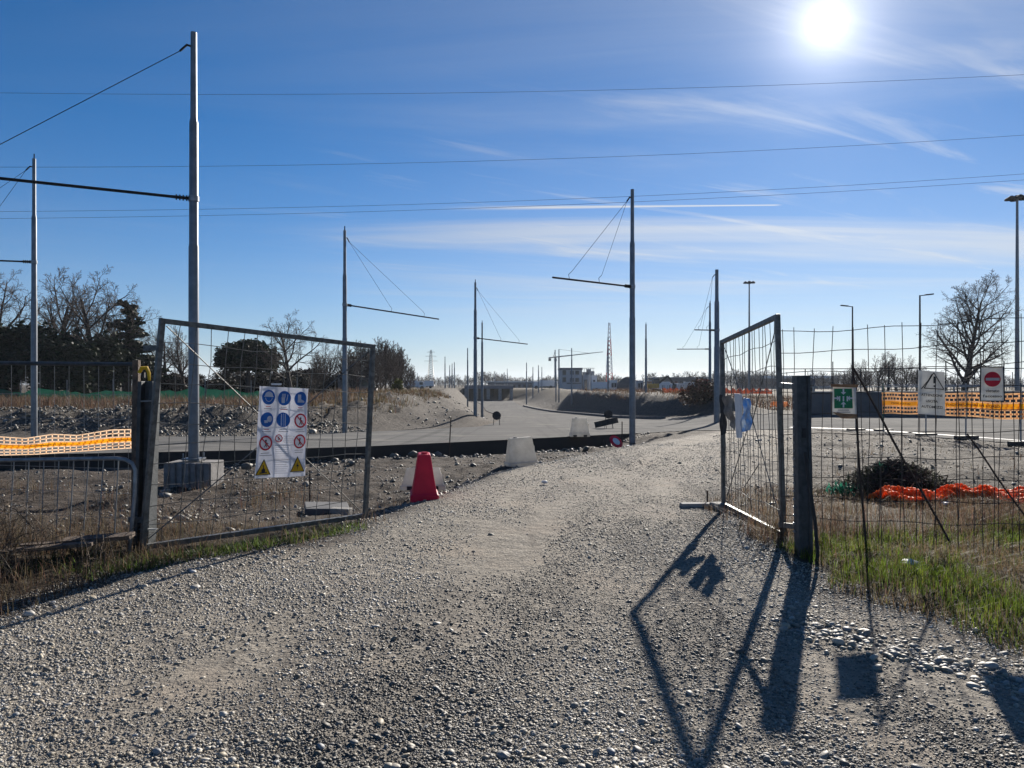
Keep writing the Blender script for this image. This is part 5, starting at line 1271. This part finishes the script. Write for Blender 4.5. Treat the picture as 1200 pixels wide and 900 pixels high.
bld('portable_cabin', 'pale grey site cabin between the middle pole and the bare pole', 'cabin', 747, 754, 446, 453, 138, 2.4, 'bfacade', 'bfacade', [(.15, .4, .25, .55), (.6, .8, .2, .95)], 0, .12, .04)
bld('portable_cabin', 'yellowish site cabin left of the excavator', 'cabin', 758.5, 764, 446, 452.5, 150, 2.4, 'card', 'white', [(.2, .5, .25, .55)], 0, .12, .04)
lorry('white van parked before the long shed right of the excavator', 783, 150, 4.2, R(3))
lorry('pale grey van parked before the right half of the long shed', 803, 155, 4.2, R(178), 'bfacade')
# dirt heap
bm = bmesh.new(); bmesh.ops.create_grid(bm, x_segments=40, y_segments=40, size=1)
for v in bm.verts:
    rr = math.hypot(v.co.x, v.co.y); h = max(0, 1-rr)**.85; nz = float(fbm(np.array([v.co.x]), np.array([v.co.y]), 4)[0])
    v.co.z = h*2.9*(1+.12*nz)-.1
    v.co.x = v.co.x*4.3+nz*.15; v.co.y *= 4.5
me = bpy.data.meshes.new('soil_heap'); bm.to_mesh(me); bm.free(); me.materials.append(simple('heap_soil', (.10, .095, .085), (.06, .058, .055), .95, 0, 1.2, .5))
o = bpy.data.objects.new('soil_heap', me); COL.objects.link(o); o.location = (at(736, 150), 150, .5); tag(o, 'dark conical soil heap behind the middle pole', 'heap')
for p in me.polygons: p.use_smooth = True
# orange net fences and barrier rows far right
def onet(label, pts, z0, h, post_h):
    g = thing('orange_net_fence', label, 'fence', (pts[0][0], pts[0][1], z0), 'orange mesh fences in the yard'); Vn = []; N = 40
    L = np.array(pts); t = np.linspace(0, len(L)-1, N)
    for i, q in enumerate(t):
        x = np.interp(q, range(len(L)), L[:, 0]); y = np.interp(q, range(len(L)), L[:, 1]); zz = max(TZ1(x, y), z0)
        for hh in (.12, h+.16*math.sin(i*1.3)): Vn.append((x, y+.05*math.sin(i*2.), zz+hh))
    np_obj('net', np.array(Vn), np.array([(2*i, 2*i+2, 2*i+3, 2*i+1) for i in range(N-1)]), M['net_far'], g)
    for i in range(0, N, 5):
        p = Vn[2*i]; MB().tube([(p[0], p[1]-.06, p[2]-.2), (p[0], p[1]-.06, p[2]+post_h)], .03, 5).build('post', M['rust'], g)
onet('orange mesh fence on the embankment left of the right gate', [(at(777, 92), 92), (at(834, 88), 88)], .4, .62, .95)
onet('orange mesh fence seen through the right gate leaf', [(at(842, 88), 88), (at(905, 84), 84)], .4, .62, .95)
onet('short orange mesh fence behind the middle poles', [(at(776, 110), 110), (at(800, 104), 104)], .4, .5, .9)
n = 0
for (p0, p1, Y) in ((903, 924, 50), (961, 975, 50)):
    X0, X1 = at(p0, Y), at(p1, Y); k = 2
    for i in range(k):
        xx = X0+(X1-X0)*(i+.5)/k
        pbarrier(['orange plastic barrier left of two seen through the right gate', 'orange plastic barrier right of two seen through the right gate', 'orange barrier just left of the green assembly sign', 'orange barrier partly behind the green assembly sign'][n], 'net_peach', (xx, Y, TZ1(xx, Y)+.12), abs(X1-X0)/k*.96, R(2), .36, .3, .2, (0, 0), 'orange barriers beyond the right road'); n += 1
for i, (px, Y) in enumerate(((781, 84), (788, 84), (796, 82), (817, 80), (745, 92))):
    xx = at(px, Y); tag(MB().rbox((xx, Y, TZ1(xx, Y)+.18), 1.0, .3, .36, .1*i, 0, (0, .05*i)).build('timber_board', M['card'], None, False, .03), ['pale timber pile left below the orange fence', 'pale timber pile second from left below the orange fence', 'pale timber pile third from left below the orange fence', 'slanting pale board on the embankment right side', 'pale board right beside the middle pole'][i], 'timber')

m = bpy.data.materials.new('air_haze'); m.use_nodes = True; nt = m.node_tree
for n_ in list(nt.nodes):
    if n_.type == 'BSDF_PRINCIPLED': nt.nodes.remove(n_)
pv = nd(nt, 'ShaderNodeVolumePrincipled'); pv.inputs['Color'].default_value = (.80, .88, 1., 1); pv.inputs['Density'].default_value = .00017; pv.inputs['Anisotropy'].default_value = .25
lk(nt, pv.outputs[0], nt.nodes['Material Output'].inputs['Volume'])
hb = MB().box(-2600, 2600, -60, 4200, -6, 60).build('haze', m); tag(hb, kind='stuff')

# ------------------------------------------------------------------ sky, sun, camera
SUN = Vector(((969-600)/900, 1, (450-27)/900)).normalized()
el = math.asin(SUN.z); azm = math.atan2(SUN.x, SUN.y)
w = bpy.data.worlds.new('World'); scene.world = w; w.use_nodes = True; nt = w.node_tree; bg = nt.nodes['Background']
sky = nd(nt, 'ShaderNodeTexSky', sky_type='NISHITA'); sky.sun_disc = False; sky.sun_elevation = el; sky.sun_rotation = azm
sky.air_density = .62; sky.dust_density = .03; sky.ozone_density = 4.2
tc = nd(nt, 'ShaderNodeTexCoord').outputs['Generated']
nv_ = nd(nt, 'ShaderNodeVectorMath', operation='NORMALIZE'); lk(nt, tc, nv_.inputs[0]); D = nv_.outputs[0]
dt = nd(nt, 'ShaderNodeVectorMath', operation='DOT_PRODUCT'); lk(nt, D, dt.inputs[0]); dt.inputs[1].default_value = SUN
ang = mth(nt, 'ARCCOSINE', mth(nt, 'MINIMUM', dt.outputs['Value'], .999999))
sxyz = nd(nt, 'ShaderNodeSeparateXYZ'); lk(nt, D, sxyz.inputs[0])
zc = mth(nt, 'MAXIMUM', sxyz.outputs[2], .03)
qx = mth(nt, 'DIVIDE', sxyz.outputs[0], zc); qy = mth(nt, 'DIVIDE', sxyz.outputs[1], zc)
cq = nd(nt, 'ShaderNodeCombineXYZ'); lk(nt, qx, cq.inputs[0]); lk(nt, qy, cq.inputs[1])
def cirrus(rot, sc, scale, lo, hi, off):
    m0 = nd(nt, 'ShaderNodeMapping'); m0.inputs['Rotation'].default_value = (0, 0, -rot); lk(nt, cq.outputs[0], m0.inputs[0])
    mp = nd(nt, 'ShaderNodeMapping'); mp.inputs['Scale'].default_value = sc; mp.inputs['Location'].default_value = off; lk(nt, m0.outputs[0], mp.inputs[0])
    n = nd(nt, 'ShaderNodeTexNoise'); n.inputs['Scale'].default_value = scale; n.inputs['Detail'].default_value = 9; n.inputs['Roughness'].default_value = .58; n.inputs['Distortion'].default_value = .9
    lk(nt, mp.outputs[0], n.inputs['Vector']); return rmap(nt, n.outputs['Fac'], lo, hi)
c1 = cirrus(R(34), (.30, 1.5, 1), 1.5, .53, .84, (3.1, 1.7, 0)); c2 = cirrus(R(8), (.16, .62, 1),   .9, .41, .72, (7.3, 4.2, 0))
cov = rmap(nt, mth(nt, 'ADD', qx, mth(nt, 'MULTIPLY', qy, .12)), -1.6, 1.4, .06, 1.)
low = rmap(nt, sxyz.outputs[2], .06, .16); high = rmap(nt, sxyz.outputs[2], .38, .24, .45, 1)
cm = mth(nt, 'MULTIPLY', mth(nt, 'MULTIPLY', mth(nt, 'ADD', c1, mth(nt, 'MULTIPLY', c2, .9), clamp=True), cov), mth(nt, 'MULTIPLY', low, high))
# condensation trail
ty = mth(nt, 'ABSOLUTE', mth(nt, 'SUBTRACT', qy, mth(nt, 'ADD', mth(nt, 'MULTIPLY', qx, -.044), 4.357)))
tw = rmap(nt, qx, -.8, 1.5, .085, .022)
tr_ = mth(nt, 'SUBTRACT', 1, mth(nt, 'DIVIDE', ty, tw), clamp=True)
tr_ = mth(nt, 'MULTIPLY', tr_, mth(nt, 'MULTIPLY', rmap(nt, qx, -.5, .3), rmap(nt, qx, 1.52, 1.46)))
cm = mth(nt, 'MAXIMUM', mth(nt, 'MULTIPLY', cm, .68), mth(nt, 'MULTIPLY', tr_, .9))
hs_ = nd(nt, 'ShaderNodeHueSaturation'); hs_.inputs['Saturation'].default_value = 1.3; lk(nt, sky.outputs[0], hs_.inputs['Color'])
hzf = mth(nt, 'MULTIPLY', mth(nt, 'EXPONENT', mth(nt, 'MULTIPLY', mth(nt, 'MAXIMUM', sxyz.outputs[2], 0), rmap(nt, ang, R(20), R(42), -8., -9.5))), .90)
skyc = mixc(nt, 1., hs_.outputs[0], (.90, 1.07, 1.04), 'MULTIPLY')
hzc = mixc(nt, rmap(nt, ang, R(48), R(18)), (3.9, 4.15, 4.2), (7.6, 6.9, 5.8))
skyc = mixc(nt, hzf, skyc, hzc)
near = mth(nt, 'EXPONENT', mth(nt, 'MULTIPLY', ang, -3.2))
cb_ = mth(nt, 'ADD', 5.8, mth(nt, 'MULTIPLY', near, 5.))
ccol = nd(nt, 'ShaderNodeVectorMath', operation='SCALE'); ccol.inputs[0].default_value = (.97, .98, .97); lk(nt, cb_, ccol.inputs['Scale'])
skyc = mixc(nt, cm, skyc, ccol.outputs[0])
# circumsolar glow and the sun itself
gl = mth(nt, 'ADD', mth(nt, 'MULTIPLY', mth(nt, 'EXPONENT', mth(nt, 'MULTIPLY', ang, -34.)), 14.), mth(nt, 'MULTIPLY', mth(nt, 'EXPONENT', mth(nt, 'MULTIPLY', ang, -7.)), 1.4))
dk = rmap(nt, ang, R(1.3), R(.9), 0, 160)
gv = nd(nt, 'ShaderNodeVectorMath', operation='SCALE'); gv.inputs[0].default_value = (1., .95, .90); lk(nt, mth(nt, 'ADD', gl, dk), gv.inputs['Scale'])
ad = nd(nt, 'ShaderNodeVectorMath', operation='ADD'); lk(nt, skyc, ad.inputs[0]); lk(nt, gv.outputs[0], ad.inputs[1])
lk(nt, ad.outputs[0], bg.inputs[0]); bg.inputs[1].default_value = .05
sl = bpy.data.lights.new('sun', 'SUN'); sl.energy = 4.8; sl.angle = R(.55); sl.color = (1., .93, .83)
so = bpy.data.objects.new('sun', sl); COL.objects.link(so); so.rotation_euler = (-SUN).to_track_quat('-Z', 'Y').to_euler(); so.location = (10, 30, 30)
cam = bpy.data.cameras.new('camera'); cam.sensor_fit = 'HORIZONTAL'; cam.sensor_width = 36; cam.lens = 27; cam.clip_start = .05; cam.clip_end = 10000
co_ = bpy.data.objects.new('camera', cam); COL.objects.link(co_); co_.location = (0, 0, CAMZ); co_.rotation_euler = (R(90), 0, 0); scene.camera = co_
scene.view_settings.view_transform = 'Standard'; scene.view_settings.look = 'None'; scene.view_settings.exposure = 1.0; scene.view_settings.gamma = 1
scene.cycles.max_bounces = 6; scene.cycles.transparent_max_bounces = 8
